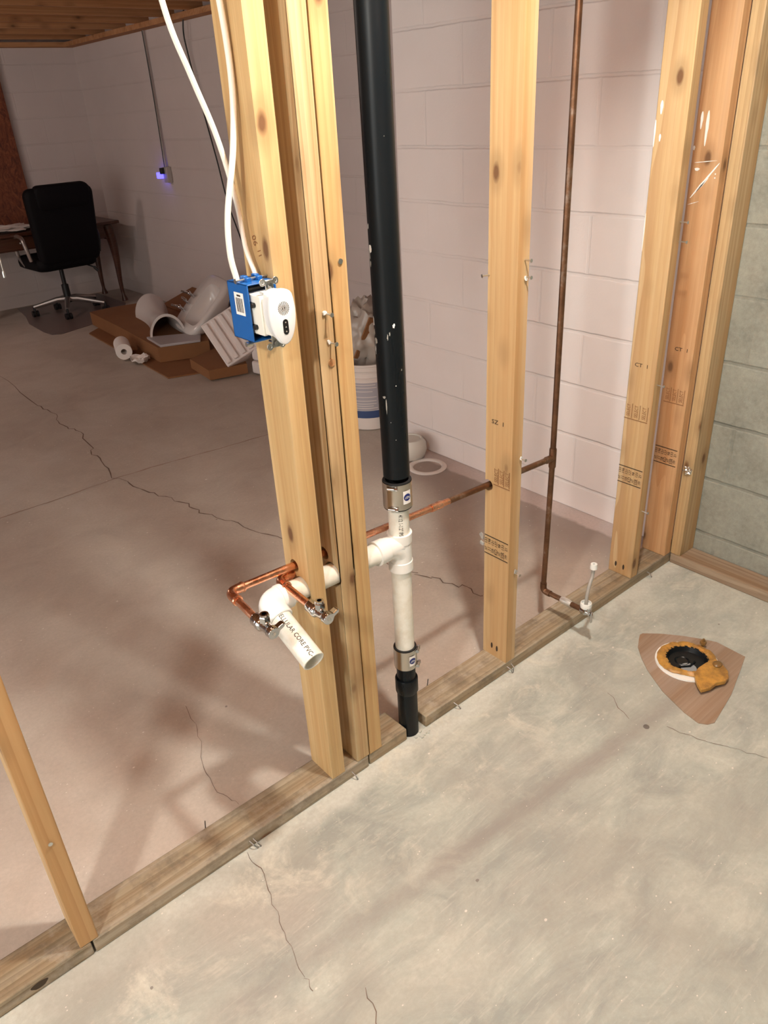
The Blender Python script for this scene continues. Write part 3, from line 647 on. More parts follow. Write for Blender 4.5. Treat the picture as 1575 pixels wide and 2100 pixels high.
mb = MB(); mb.tube([EL - V((0, .01, 0)), VV], RC, 20); obj('valve_pipe', mb, 'copperdark', wl)
mb = MB(); mb.tube([(EL.x + .001, .022, .1175), (EL.x + .002, .012, .1175), (EL.x + .003, -.002, .117), (EL.x + .003, -.016, .117)], [.0088, .0112, .0115, .0088], 16); obj('solder_blob', mb, 'solder', wl)['label'] = 'silvery blob on the brown pipe'
e = bpy.data.objects.new('shutoff_valve', None); COL.objects.link(e); e.location = VV - POS[wl.name]; e.parent = wl; POS[e.name] = VV
mb = MB(); mb.lathe([(0, 0), (.011, 0), (.012, .002), (.012, .018), (.009, .022), (.008, .034), (0, .034)], VV, (0, -1, 0), 24); mb.tube([VV + V((0, -.026, 0)), VV + V((0, -.026, .016))], .008, 18); obj('valve_body', mb, 'chrome', e)
mb = MB(); mb.box((VV.x - .004, VV.y - .040, VV.z - .030), (VV.x + .004, VV.y - .034, VV.z + .006)); obj('handle', mb, 'chrome', e, bevel=.002)
# flexible supply hose
HB = VV + V((.004, -.012, .016))
hs = thing('toilet_supply_hose', 'short grey toilet supply hose standing upright with white nuts', 'hose', HB)
hpts = [HB, HB + V((0, 0, .03)), HB + V((.008, .0, .07)), HB + V((.022, .002, .095)), HB + V((.025, .002, .125))]
def smooth_path(P, k=8):
    P = [V(p) for p in P]; out = []
    for i in range(len(P) - 1):
        a = P[max(i - 1, 0)]; b = P[i]; c = P[i + 1]; d = P[min(i + 2, len(P) - 1)]
        for j in range(k):
            t = j / k
            out.append(0.5 * ((2 * b) + (c - a) * t + (2 * a - 5 * b + 4 * c - d) * t * t + (3 * b - a - 3 * c + d) * t ** 3))
    out.append(P[-1]); return out
mb = MB(); mb.tube(smooth_path(hpts), .0052, 14); obj('hose', mb, 'hose', hs)
mb = MB(); mb.lathe([(.006, -.004), (.0165, -.004), (.018, .004), (.0165, .012), (.0135, .013), (.0125, .006), (.006, .005)], HB, (0, 0, 1), 24, close=True); obj('coupling_nut', mb, 'whiteplastic', hs)
mb = MB(); mb.lathe([(.003, .012), (.0095, .012), (.011, .002), (.011, -.004), (.005, -.005), (.0045, -.01), (.003, -.01)], hpts[-1], (0, 0, 1), 22, close=True); obj('end_nut', mb, 'whiteplastic', hs)

# ------------------------------------------------------------------ drain stack
SX, SY = -0.985, 0.025
ds = thing('drain_stack', 'drain stack of black pipe above and below white plastic pipe, standing in the plate gap', 'drain pipe', (SX, SY, 0))
mb = MB(); mb.tube([(SX - .010, SY, 2.32), (SX, SY, .765)], .0298, 40); obj('upper_pipe', mb, 'abs', ds)['label'] = 'wide black upper pipe'
mb = MB(); mb.tube([(SX, SY, .69), (SX, SY, .545)], .0240, 36); obj('pipe', mb, 'pvc', ds)
mb = MB(); mb.tube([(SX, SY, .52), (SX, SY, .275)], .0240, 36); obj('pipe', mb, 'pvc', ds)
def hub(mb, c, d, ln, r=.0295):
    c, d = V(c), V(d).normalized(); mb.tube([c, c + d * .002, c + d * ln * .85, c + d * ln, c + d * ln], [r - .003, r - .0006, r, r, .0242], 36)
mb = MB(); hub(mb, (SX, SY, .592), (0, 0, 1), .026); hub(mb, (SX, SY, .545), (0, 0, -1), .026)
mb.tube([(SX, SY, .615), (SX, SY, .52)], .0272, 36); 
mb.tube(ell((SX, SY, .560), (SX - .012, SY, .588), (SX - .040, SY + .001, .5885)), .0270, 36); mb.tube([(SX, SY, .59), (SX - .052, SY + .001, .5885)], .0268, 36)
hub(mb, (SX - .044, SY + .001, .5885), (-1, 0, 0), .030); obj('tee', mb, 'pvcfit', ds)
mb = MB(); mb.tube([(SX - .06, SY + .002, PVZ), (-1.31, PVY, .592)], .0240, 36); obj('arm_pipe', mb, 'pvc', ds)
PE = V((-1.345, PVY, .592)); sd = V((0, -1, -.42)).normalized()
sd = V((0.0, -.116, -.047)).normalized()
mb = MB(); mb.tube([PE + V((.052, 0, 0)), PE + V((.050, 0, 0)), PE + V((.026, 0, 0))], [.0275, .0293, .0293], 36)
mb.tube([PE + V((.028, 0, 0))] + ell(PE + V((.024, 0, 0)), PE, PE + sd * .024, k=10) + [PE + sd * .028], .0275, 36)
mb.tube([PE + sd * .026, PE + sd * .046, PE + sd * .048], [.0293, .0293, .0275], 36); obj('elbow', mb, 'pvcfit', ds)
mb = MB(); L = .165; mb.lathe([(.0240, .03), (.0240, L - .001), (.0232, L), (.0208, L), (.0202, L - .001), (.0202, .03)], PE, sd, 40, close=True); obj('stub_pipe', mb, 'pvc', ds)['label'] = 'open ended stub pipe with printed lettering'
# lettering on the stub: upper left side facing the camera
up = V((-.05, 0.0, 1)); up = (up - sd * up.dot(sd)).normalized(); side = sd.cross(up).normalized()
ax = PE + sd * .102; radial = (up * .95 - side * .12 + V((-.30, -.0, 0))).normalized(); radial = (radial - sd * radial.dot(sd)).normalized()
yd = radial.cross(sd).normalized()
mb = MB(); stamp(mb, 'CELLULAR CORE PVC-', .0135, ax + radial * .0244, sd, yd, .92, wrap=.0244); obj('lettering', mb, 'ink', ds, smooth=False)
rad = V((-.52, -.85, 0)).normalized(); ydv = rad.cross(V((0, 0, -1))).normalized()
mb = MB(); stamp(mb, '4112 1-1/2" IPS S(', .0135, V((SX, SY, .642)) + rad * .0244, (0, 0, -1), ydv, .66, wrap=.0244); obj('lettering', mb, 'ink', ds, smooth=False)
# banded couplings
def band_coupling(z0, z1, r, screws, label_ang):
    e = bpy.data.objects.new('banded_coupling', None); COL.objects.link(e); c = V((SX, SY, z0)); e.location = c - POS[ds.name]; e.parent = ds; POS[e.name] = c
    mb = MB(); mb.lathe([(r - .007, -.003), (r - .001, -.003), (r - .001, z1 - z0 + .003), (r - .007, z1 - z0 + .003)], c, (0, 0, 1), 40, close=True); obj('rubber_sleeve', mb, 'rubber', e)
    mb = MB(); K = 90; prof = [];
    for zz in (0, .009, .012, z1 - z0 - .012, z1 - z0 - .009, z1 - z0):
        prof.append((zz, 0.0 if zz in (0, .009) or zz >= z1 - z0 - .009 else -.0006))
    rings = []
    for zz, dr in prof:
        rings.append([mb.b.verts.new(c + V(((r + dr + (.0005 if (j % 2 and dr) else 0)) * math.cos(2 * PI * j / K), (r + dr + (.0005 if (j % 2 and dr) else 0)) * math.sin(2 * PI * j / K), zz))) for j in range(K)])
    for A, B in zip(rings, rings[1:]):
        for j in range(K): mb.b.faces.new((A[j], A[(j + 1) % K], B[(j + 1) % K], B[j]))
    obj('steel_band', mb, 'steel', e, angle=25)
    a0 = screws
    for zz in (.0055, z1 - z0 - .0055):
        mb = MB(); out = V((math.cos(a0), math.sin(a0), 0)); tg = V((-math.sin(a0), math.cos(a0), 0)); q = c + out * (r + .0035) + V((0, 0, zz))
        mb.tube([q - tg * .011, q + tg * .004], [.0046, .0046], 14); mb.tube([q + tg * .005, q + tg * .012], [.0040, .0040], 6); mb.tube([q + tg * .004, q + tg * .005], [.0055, .0055], 14)
        obj('clamp_screw', mb, 'chrome', e)
    # label with a round blue mark
    a1 = label_ang; h = z1 - z0; mb = MB(); da = .30
    g = [[mb.b.verts.new(c + V(((r + .0012) * math.cos(a1 + (i / 8 - .5) * 2 * da), (r + .0012) * math.sin(a1 + (i / 8 - .5) * 2 * da), h * (.24 + .52 * k)))) for i in range(9)] for k in (0, 1)]
    for i in range(8): mb.b.faces.new((g[0][i], g[0][i + 1], g[1][i + 1], g[1][i]))
    lb = obj('label', mb, 'label', e)
    out = V((math.cos(a1), math.sin(a1), 0)); tg = V((0, 0, 1)).cross(out); cc = c + V((0, 0, h * .5))
    mb = MB(); R_ = .0088; K = 28; ctr = mb.b.verts.new(cc + out * (r + .0016))
    rg = []
    for i in range(K):
        a = 2 * PI * i / K; s_ = R_ * math.cos(a) / r; rg.append(mb.b.verts.new(cc + (out * math.cos(s_) + tg * math.sin(s_)) * (r + .0016) + V((0, 0, R_ * math.sin(a)))))
    for i in range(K): mb.b.faces.new((ctr, rg[i], rg[(i + 1) % K]))
    obj('round_mark', mb, 'navy', e)
    mb = MB(); stamp(mb, 'NSF', .0085, cc + out * (r + .0020), -tg, (0, 0, -1), .95, wrap=r + .002); obj('mark_lettering', mb, 'white', e, smooth=False)
    return e
cam_ang = math.atan2(C0.y - SY, C0.x - SX)
band_coupling(.690, .752, .0335, cam_ang - .30, cam_ang + .66)
band_coupling(.228, .285, .0295, cam_ang + 1.35, cam_ang + .62)
mb = MB(); mb.tube([(SX, SY, .245), (SX, SY, .03)], .0242, 36); obj('lower_pipe', mb, 'abs', ds)['label'] = 'black lower pipe'
mb = MB(); mb.tube([(SX, SY, .187), (SX, SY, .185), (SX, SY, .145), (SX, SY, .138)], [.0285, .0295, .0295, .0250], 36); mb.tube([(SX, SY, .150), (SX, SY, .0)], [.0262, .0262], 36); obj('hub', mb, 'abs', ds)

def scuff(z, a, w, h, seed):
    rnd = random.Random(seed); mb = MB(); K = 11; r = .0301
    ctr = mb.b.verts.new((SX + r * math.cos(a), SY + r * math.sin(a), z)); rg = []
    for i in range(K):
        t = 2 * PI * i / K; k = rnd.uniform(.45, 1.15); aa = a + w * k * math.cos(t) / r; rg.append(mb.b.verts.new((SX - .010 * max(0, (z - .765) / 1.555) + r * math.cos(aa), SY + r * math.sin(aa), z + h * k * math.sin(t))))
    ctr.co.x -= .010 * max(0, (z - .765) / 1.555)
    for i in range(K): mb.b.faces.new((ctr, rg[i], rg[(i + 1) % K]))
    obj('paint_chip', mb, 'label' if seed % 3 == 0 else 'hose', ds)
for i, (z, a, w, h) in enumerate(((1.250, -1.15, .006, .010), (1.238, -1.25, .004, .014), (1.222, -1.2, .003, .008), (1.11, -1.3, .004, .012), (1.09, -1.25, .004, .010), (1.072, -1.1, .006, .006), (1.104, .35, .003, .006), (1.088, .05, .0018, .006),
        (1.082, -.1, .0015, .008), (1.055, -1.2, .0025, .014), (.935, -.45, .0016, .022), (.955, -.6, .005, .003), (1.29, -1.25, .003, .006), (.90, -.2, .0012, .0012), (.86, .1, .0012, .0012), (.98, .3, .0012, .0012))):
    scuff(z, cam_ang + a, w, h, i)

# rubble at the pipe foot
mb = MB()
for i in range(26):
    x = random.uniform(-1.0, -.95); y = random.uniform(-.02, .03); s = random.uniform(.002, .006)
    if (x - SX) ** 2 + (y - SY) ** 2 < .028 ** 2: continue
    mb.obox((x, y, s * .5), (s * 2, s * 1.6, s), Matrix.Rotation(random.random() * 3, 3, 'Z'))
o = obj('concrete_rubble', mb, 'floor', smooth=False); o['kind'] = 'stuff'; tag(o, 'crumbled concrete bits round the foot of the black pipe', 'rubble')

# ------------------------------------------------------------------ electrical box, receptacle, plug-in device
BX0, BX1 = X1 - .0575, X1 - .0005; BY0, BY1 = -.006, .060; BZ0, BZ1 = 1.141, 1.238
eb = thing('electrical_box', 'open blue plastic electrical box fixed to the side of a stud', 'electrical box', (X1, .03, BZ0))
mb = MB(); w = .0022
mb.box((BX0, BY0, BZ0), (BX0 + w, BY1, BZ1)); mb.box((BX1 - w, BY0, BZ0), (BX1, BY1, BZ1)); mb.box((BX0, BY1 - w, BZ0), (BX1, BY1, BZ1))
mb.box((BX0, BY0, BZ0), (BX1, BY1, BZ0 + w)); mb.box((BX0, BY0, BZ1 - w), (BX1, BY1, BZ1)); obj('box_shell', mb, 'blue', eb, bevel=.0008)
for x in (BX0 + .012, BX0 + .034):
    mb = MB(); mb.box((x, .012, BZ1 - .001), (x + .009, .030, BZ1 + .007)); mb.box((x, .022, BZ1 + .004), (x + .009, .034, BZ1 + .009)); obj('cable_clamp', mb, 'blue', eb, bevel=.001)
mb = MB(); mb.tube([(BX0 - .004, .020, BZ1 + .004), (BX1, .020, BZ1 + .004)], .0018, 10); mb.tube([(BX0 - .006, .020, BZ1 + .004), (BX0 - .004, .020, BZ1 + .004)], .0045, 12); obj('mounting_nail', mb, 'zinc', eb)
mb = MB(); mb.tube([(BX0 - .0, .012, BZ0 - .005), (BX1, .012, BZ0 - .005)], .0018, 10); mb.tube([(BX0 - .006, .012, BZ0 - .005), (BX0 + .006, .012, BZ0 - .005)], .0046, 12); obj('mounting_nail', mb, 'zinc', eb)
lab = MB(); lx = BX0 - .0005
lab.box((lx, .010, 1.184), (lx + .0004, .040, 1.222)); lb = obj('barcode_label', lab, 'label', eb, smooth=False)
mb = MB(); y = .0145
while y < .0355:
    w_ = random.choice((.0010, .0018)); mb.box((lx - .0003, y, 1.189), (lx, y + w_, 1.213)); y += w_ + random.choice((.0014, .0018))
mb.box((lx - .0003, .019, 1.2155), (lx, .031, 1.2185)); obj('bars', mb, 'ink', lb, smooth=False)

mb = MB(); mb.box((BX0 + .004, .012, BZ0 + .006), (BX1 - .004, .052, BZ1 - .006)); obj('shade_fill', mb, 'black', eb, bevel=.004)  # black block standing in for the shade inside the open box
RX = (BX0 + BX1) / 2 - .003; tilt = 0
rc = thing('wall_receptacle', 'cream receptacle with metal mounting strap sticking out of the blue box', 'receptacle', (RX, -.02, 1.15))
mb = MB(); mb.box((RX - .019, -.032, 1.155), (RX + .021, .026, 1.222)); mb.box((RX - .0165, -.052, 1.158), (RX + .018, -.032, 1.219)); obj('body', mb, 'ivory', rc, bevel=.002)
mb = MB(); mb.box((RX - .007, -.0345, 1.133), (RX + .009, -.0325, 1.245))
for zz, sg in ((1.243, 1), (1.136, -1)):
    for sx in (-1, 1): mb.lathe([(.0028, 0), (.0062, 0), (.0062, .0016), (.0028, .0016)], (RX + .001 + sx * .0125, -.0345, zz), (0, 1, 0), 18, close=True)
    mb.box((RX - .014, -.034, zz - .003), (RX + .016, -.0325, zz + .003))
obj('mounting_strap', mb, 'zinc', rc, bevel=.0004)
for zz in (1.236, 1.140):
    mb = MB(); mb.lathe([(0, -.006), (.0052, -.0055), (.0052, -.004), (.002, -.004), (.002, .02), (0, .02)], (RX + .001, -.033, zz), (0, 1, 0), 18); obj('screw', mb, 'chrome', rc)
for zz in (1.205, 1.168):
    mb = MB(); mb.tube([(RX - .019, -.012, zz), (RX - .025, -.012, zz)], .0042, 14); mb.box((RX - .0215, -.014, zz - .004), (RX - .019, .000, zz + .004)); obj('terminal_screw', mb, 'black', rc)

DX, DZ = RX - .006, 1.2035
dv = thing('plug_in_alarm', 'white shield-shaped plug-in unit with a speaker grille and black button panel', 'plug-in device', (DX, -.06, DZ))
def shield(wd, ht, k=40):
    pts = []
    for i in range(k):       # lower half: long ellipse; top: shallow arch with rounded corners
        a = PI + PI * i / (k - 1); c_ = math.cos(a); pts.append((wd * (abs(c_) ** 1.04) * (1 if c_ > 0 else -1), ht * .62 * math.sin(a)))
    m = 16
    for i in range(1, m):
        a = i / m; x = wd * math.cos(PI * a); s_ = 1 - abs(math.cos(PI * a)) ** 12
        pts.append((x, ht * .38 * (s_ * .70 + .30 * (1 - (math.cos(PI * a)) ** 2))))
    return pts
DM = Matrix(((1, 0, 0, DX), (0, 0, -1, 0), (0, 1, 0, DZ), (0, 0, 0, 1)))
W2, H2 = .0245, .091
mb = MB(); layers = [(.051, .84, .90), (.066, .88, .93), (.070, .97, .985), (.0715, 1.0, 1.0), (.0760, 1.0, 1.0), (.0785, .975, .985), (.0792, .93, .955)]
rs = []
for yy, sx, sz in layers: rs.append([mb.b.verts.new((DX + px_ * sx, -yy, DZ + (pz_ * sz) + (.0 if yy > .06 else .001))) for px_, pz_ in shield(W2, H2)])
for A, B in zip(rs, rs[1:]):
    for j in range(len(A)): mb.b.faces.new((A[j], A[(j + 1) % len(A)], B[(j + 1) % len(A)], B[j]))
mb.b.faces.new(rs[-1]); mb.b.faces.new(list(reversed(rs[0]))); obj('housing', mb, 'faceplastic', dv, angle=50)
mb = MB(); mb.box((DX - .018, -.066, DZ - .022), (DX + .018, -.050, DZ + .028)); obj('plug_block', mb, 'whiteplastic', dv, bevel=.003)
mb = MB()
for ring, k in ((0, 3), (.003, 8), (.0054, 12), (.0078, 16), (.0100, 20)):
    for i in range(k):
        a = 2 * PI * i / k + ring * 90
        x = DX + .001 + ring * math.cos(a); z = DZ + .0035 + ring * 1.0 * math.sin(a)
        if ring == 0: x += (i - 1) * .002
        mb.box((x - .00042, -.0796, z - .0013), (x + .00042, -.0790, z + .0013))
obj('speaker_grille', mb, 'ink', dv, smooth=False)
mb = MB(); P = [(.0052 * math.cos(a), .0075 + .0052 * math.sin(a)) for a in [PI * i / 10 for i in range(11)]] + [(.0052 * math.cos(a), -.0075 + .0052 * math.sin(a)) for a in [PI + PI * i / 10 for i in range(11)]]
mb.prism(P, .0788, .0800, DM @ Matrix.Translation((.0015, -.0270, 0))); bp = obj('button_panel', mb, 'black', dv, bevel=.0003)
mb = MB(); Mx = DM @ Matrix.Translation((.0015, -.0270, 0))
mb.prism([(-.0016, -.0010), (.0016, -.0010), (0, .0016)], .0800, .0802, Mx)
for zz in (.0075, -.0075): mb.prism([(.0012 * math.cos(a), zz + .0012 * math.sin(a)) for a in [2 * PI * i / 12 for i in range(12)]], .0800, .0802, Mx)
obj('button_mark', mb, 'hose', bp, smooth=False)

# cables
def cable(name, pts, r, m, label, cat='cable', seg=12, flat=None):
    mb = MB(); P = smooth_path(pts, 8); mb.tube(P, r, seg); o = obj(name, mb, m); return tag(o, label, cat)
cable('electrical_cable', [(-1.400, .045, 2.2), (-1.375, .050, 1.80), (-1.354, .055, 1.631), (-1.326, .057, 1.543), (-1.296, .058, 1.457), (-1.277, .058, 1.363), (-1.274, .052, 1.288), (-1.272, .035, 1.246), (-1.272, .030, 1.222)], .0045, 'cable', 'white cable entering the back right of the blue box top, hanging from further left')
cable('electrical_cable', [(-1.330, .030, 2.2), (-1.290, .038, 1.80), (-1.270, .04, 1.638), (-1.267, .04, 1.531), (-1.279, .04, 1.444), (-1.306, .04, 1.345), (-1.312, .04, 1.284), (-1.308, .038, 1.244), (-1.306, .034, 1.220)], .0052, 'cable', 'thick white cable arching down into the left end of the blue box top')
cable('coax_cable', [(0.96, 4.3, 2.15), (0.95, 4.35, 2.0), (.97, 4.37, 1.85), (.97, 4.28, 1.53), (.97, 4.18, 1.2), (.97, 4.10, 0.9), (.96, 3.9, .5), (.94, 3.8, 0.02)], .005, 'blackcable', 'thin black cable hanging down the far side wall')
cable('coax_cable', [(-.75, 3.0, 2.1), (-.85, 3.0, 1.5), (-.92, 3.0, 1.1), (-.933, 3.0, .95), (-.935, 3.0, .86)], .0030, 'cable', 'thin pale coax cable with a metal end at the left picture edge')
o = bpy.data.objects['coax_cable.001']; mb = MB(); mb.tube([(-.935, 3, .865), (-.936, 3, .855), (-.936, 3, .835)], [.0065, .0085, .0085], 12); obj('connector', mb, 'zinc', o)

# ------------------------------------------------------------------ bits on the plate and floor
mb = MB(); mb.lathe([(.0042, 0), (.009, 0), (.009, .0075), (.0042, .0075)], (-.575, .045, H), (0, 0, 1), 6, close=True)
tag(obj('hex_nut', mb, 'zinc', smooth=False), 'small grey hex nut on the bottom plate beside the SZ 1 stud', 'nut')
mb = MB(); mb.lathe([(.0050, 0), (.011, 0), (.011, .0016), (.0050, .0016)], (-.588, .018, H), (0, 0, 1), 24, close=True)
tag(obj('flat_washer', mb, 'zinc'), 'flat metal washer on the bottom plate in front of the hex nut', 'washer')
mb = MB(); mb.lathe([(0, 0), (.008, 0), (.008, .0015), (0, .0025)], (-.52, -.40, 0), (0, 0, 1), 16)
tag(obj('metal_disc', mb, 'grey'), 'small dark metal disc lying on the bathroom floor', 'disc')
# bent nails along the front of the plate
for i, (x, dx, par) in enumerate(((-1.50, .012, pl1), (-1.49, .010, pl1), (-1.20, .006, pl1), (-0.84, .012, pl3), (-0.62, .008, pl3), (-.60, -.008, pl3), (0.10, .01, pl3))):
    mb = MB(); mb.tube([(x, .004, .022), (x + dx * .4, -.012, .016), (x + dx, -.014, .002)], .0014, 8); mb.ball((x + dx, -.014, .002), .0022, 8); obj('bent_nail', mb, 'grey', par)
for x, y, par in ((-1.56, .10, pl1), (-.90, .095, pl3), (-.85, .10, pl3)):
    mb = MB(); mb.tube([(x, y, .001), (x + .004, y - .004, .05)], .0015, 8); obj('bent_nail', mb, 'grey', par)

# toilet flange patch
pp = [(-0.212, -0.176), (-0.195, -0.168), (-0.183, -0.17), (-0.145, -.210), (-0.108, -0.261), (-.08, -.31), (-0.063, -0.347), (-0.068, -0.438), (-0.121, -0.454), (-0.246, -0.49), (-0.379, -0.514), (-.398, -.505), (-0.411, -0.486), (-.402, -.44), (-0.386, -0.397), (-.37, -.355), (-0.35, -0.321), (-.32, -.273), (-0.287, -0.233), (-.25, -.197)]
mb = MB(); mb.prism(pp, 0.0002, .0022); o = obj('floor_patch', mb, 'patch', smooth=False); tag(o, 'brown pointed glue patch on the concrete under the toilet flange', 'floor patch')
FX, FY = -.212, -.335
fl = thing('toilet_flange', 'toilet flange in the floor crusted with orange wax round a black drain hole', 'toilet flange', (FX, FY, 0))
mb = MB(); mb.lathe([(.058, .0022), (.088, .0022), (.089, .004), (.088, .009), (.060, .010), (.058, .008)], (FX, FY, 0), (0, 0, 1), 48, close=True); obj('flange_ring', mb, 'white', fl)['label'] = 'chipped white ring'
mb = MB(); K = 64; prof = [(.055, .010), (.057, .017), (.066, .020), (.078, .018), (.084, .012), (.083, .0105)]
rr = []
for i in range(K):
    a = 2 * PI * i / K
    f = 1.0 - .16 * max(0, math.sin(a - 2.2)) ** 6 - .28 * max(0, math.cos(a - 3.55)) ** 10 + .10 * max(0, math.cos(a + .3)) ** 3
    rr.append([mb.b.verts.new((FX + (.055 + (r - .055) * f * random.uniform(.93, 1.05)) * math.cos(a), FY + (.055 + (r - .055) * f * random.uniform(.93, 1.05)) * math.sin(a), z * (1 if z < .011 else random.uniform(.85, 1.12)))) for r, z in prof])
for i in range(K):
    A, B = rr[i], rr[(i + 1) % K]
    for j in range(5): mb.b.faces.new((A[j], B[j], B[j + 1], A[j + 1]))
obj('wax_ring', mb, 'wax', fl)['label'] = 'orange wax ring'
mb = MB(); wp = [(-0.262, -0.385), (-0.283, -0.401), (-.30, -.418), (-0.312, -0.435), (-.285, -.447), (-.26, -.450), (-0.232, -0.462), (-.21, -.460), (-0.188, -0.446), (-0.175, -.425), (-.165, -.395), (-.20, -.385), (-.235, -.382)]
mb.prism(wp, .011, .024)
for v in mb.b.verts: v.co.z += random.uniform(-.0015, .0025)
obj('wax_slab', mb, 'wax', fl, smooth=False, bevel=.002)['label'] = 'loose slab of orange wax'
mb = MB(); mb.ball((-.185, -.412, .026), .013, 14, (1.2, 1, .5)); obj('wax_lump', mb, 'waxdark', fl)
mb = MB(); mb.lathe([(.0570, .0165), (.054, .012), (.052, .005), (.050, .0028)], (FX, FY, 0), (0, 0, 1), 40)
mb.lathe([(.0570, .0165), (.060, .0175), (.0585, .010)], (FX, FY, 0), (0, 0, 1), 40); obj('drain_throat', mb, 'abs', fl)
mb = MB(); mb.lathe([(0, .0030), (.0505, .0031)], (FX, FY, 0), (0, 0, 1), 40); obj('drain_floor', mb, 'black', fl)
mb = MB(); mb.tube([(FX - .036, FY + .002, .004), (FX - .012, FY - .018, .006), (FX + .016, FY - .016, .005)], .0035, 10); mb.lathe([(.016, .003), (.019, .005), (.022, .003)], (FX - .004, FY + .012, 0), (0, 0, 1), 24); obj('drain_rib', mb, 'abs', fl)
mb = MB(); mb.lathe([(0, .0048), (.022, .0040)], (FX - .020, FY - .018, 0), (0, 0, 1), 30); obj('drain_water', mb, 'water', fl)['label'] = 'glinting water surface'
mb = MB(); mb.tube([(-.120, -.332, .010), (-.120, -.332, .036)], .0035, 12); mb.lathe([(.003, 0), (.0095, 0), (.0095, .009), (.003, .009)], (-.120, -.332, .018), (0, 0, 1), 6, close=True); obj('closet_bolt', mb, 'waxdark', fl, smooth=False)

# ------------------------------------------------------------------ far room: bucket corner
def bucket(x, y, label, r=.145, h=.355):
    t = thing('plastic_bucket', label, 'bucket', (x, y, 0), None)
    mb = MB(); rb = r * .88; P = [(0, .004), (rb - .004, .004), (rb, .010)]
    P += [(rb + (r - rb) * .80, h * .78), (r * 1.03, h * .79), (r * 1.03, h * .80), (r * .975, h * .81), (r * .98, h * .875), (r * 1.035, h * .885), (r * 1.035, h * .895), (r * .985, h * .905), (r, h * .965), (r * 1.04, h * .975), (r * 1.04, h), (r * .97, h), (r * .96, h * .96), (rb - .006, .012), (0, .012)]
    mb.lathe(P, (x, y, 0), (0, 0, 1), 48); obj('pail', mb, 'bucket', t, angle=25)
    ca = math.atan2(C0.y - y, C0.x - x)
    def lbl(z0, z1, a0, a1, m, nm, dr):
        mb = MB(); K = 14
        rad_ = lambda z: rb + (r - rb) * z / h + dr
        g = [[mb.b.verts.new((x + rad_(z) * math.cos(ca + a0 + (a1 - a0) * i / K), y + rad_(z) * math.sin(ca + a0 + (a1 - a0) * i / K), z)) for i in range(K + 1)] for z in (z0, z1)]
        for i in range(K): mb.b.faces.new((g[0][i], g[0][i + 1], g[1][i + 1], g[1][i]))
        obj(nm, mb, m, t)
    lbl(.115, .262, -.75, 1.3, 'pailgrey', 'printed_label', .0016); lbl(.072, .112, -.75, 1.3, 'pailblue', 'blue_stripe', .0018)
    for i, z in enumerate((.125, .137, .149, .165, .185, .215, .235, .25)): lbl(z, z + .0035, -.6, -.1 + .5 * random.random(), 'bucket', 'text_line', .0022)
    return t
bucket(.375, 1.84, 'white plastic bucket with grey and blue label behind the black pipe')
bucket(.61, 2.03, 'second white bucket half hidden behind the corner of the pink wall')
def crumple(name, c, size, m, label, cat, sub=4, amp=.35, seed=1, parent=None):
    rnd = random.Random(seed); mb = MB(); bmesh.ops.create_icosphere(mb.b, subdivisions=sub, radius=1)
    import mathutils.noise as mn
    for v in mb.b.verts:
        k = 1 + amp * mn.noise(v.co * 2.1 + V((seed, 0, 0))) + amp * .5 * mn.noise(v.co * 6 + V((0, seed, 0)))
        v.co = V(c) + V((v.co.x * size[0], v.co.y * size[1], v.co.z * size[2])) * k
    o = obj(name, mb, m, parent, angle=60)
    if not parent: tag(o, label, cat)
    return o
crumple('trash_bag', (.39, 1.86, .45), (.115, .11, .185), 'clear', 'crumpled clear bag of brown scraps stuffed into the white bucket', 'bag', seed=3)
mb = MB(); mb.obox((.36, 1.79, .46), (.10, .008, .22), Matrix.Rotation(.3, 3, 'Y') @ Matrix.Rotation(.3, 3, 'X')); tag(obj('cardboard_piece', mb, 'card', smooth=False), 'bent brown cardboard piece sticking out of the white bucket', 'cardboard')
mb = MB(); mb.obox((.615, 2.03, .41), (.17, .15, .22), Matrix.Rotation(.5, 3, 'Z') @ Matrix.Rotation(-.25, 3, 'X')); rb_ = obj('red_bag', mb, 'red', bevel=.02); tag(rb_, 'bright red bag top showing at the edge of the pink wall', 'bag')
mb = MB(); mb.lathe([(0, 0), (.052, 0), (.068, .012), (.078, .042), (.076, .075), (.058, .100), (.052, .100), (.050, .094), (0, .092)], (.215, 1.345, 0), (0, 0, 1), 40)
tag(obj('round_bowl', mb, 'bowlgrey', angle=50), 'small off-white round tub on the floor at the end of the pink wall', 'bowl')
mb = MB(); mb.lathe([(.066, 0), (.088, 0), (.090, .004), (.084, .009), (.070, .009), (.066, .005)], (.192, 1.205, 0), (0, 0, 1), 48, close=True)
tag(obj('plastic_ring', mb, 'bucket', angle=50), 'flat white plastic ring lying on the floor by the pink wall', 'ring')

# ------------------------------------------------------------------ far room: desk corner
def cabriole(mb, x, y, h, sx, sy):
    P = []
    for k in range(13):
        t = k / 12; z = h * (1 - t); off = .012 * math.sin(PI * 1.6 * t + .2) + .035 * t
        r = .034 * (1 - t) ** 1.2 + .013 + (.016 if t > .93 else 0)
        P.append(((x + sx * off, y + sy * off, z), r))
    mb.tube([p for p, _ in P], [r for _, r in P], 12)
dk = thing('writing_desk', 'dark wooden desk with curved legs under the boarded wall', 'desk', (0.2, 6.2, 0))
mb = MB(); mb.box((-.75, 5.86, .675), (.84, 6.44, .70)); obj('desk_top', mb, 'desk', dk, bevel=.006)
mb = MB(); mb.box((-.68, 5.92, .56), (.77, 5.94, .675)); mb.box((-.68, 6.38, .56), (.77, 6.40, .675)); mb.box((.75, 5.92, .56), (.77, 6.40, .675)); mb.box((-.68, 5.92, .56), (-.66, 6.40, .675)); obj('apron', mb, 'desk', dk, bevel=.003)
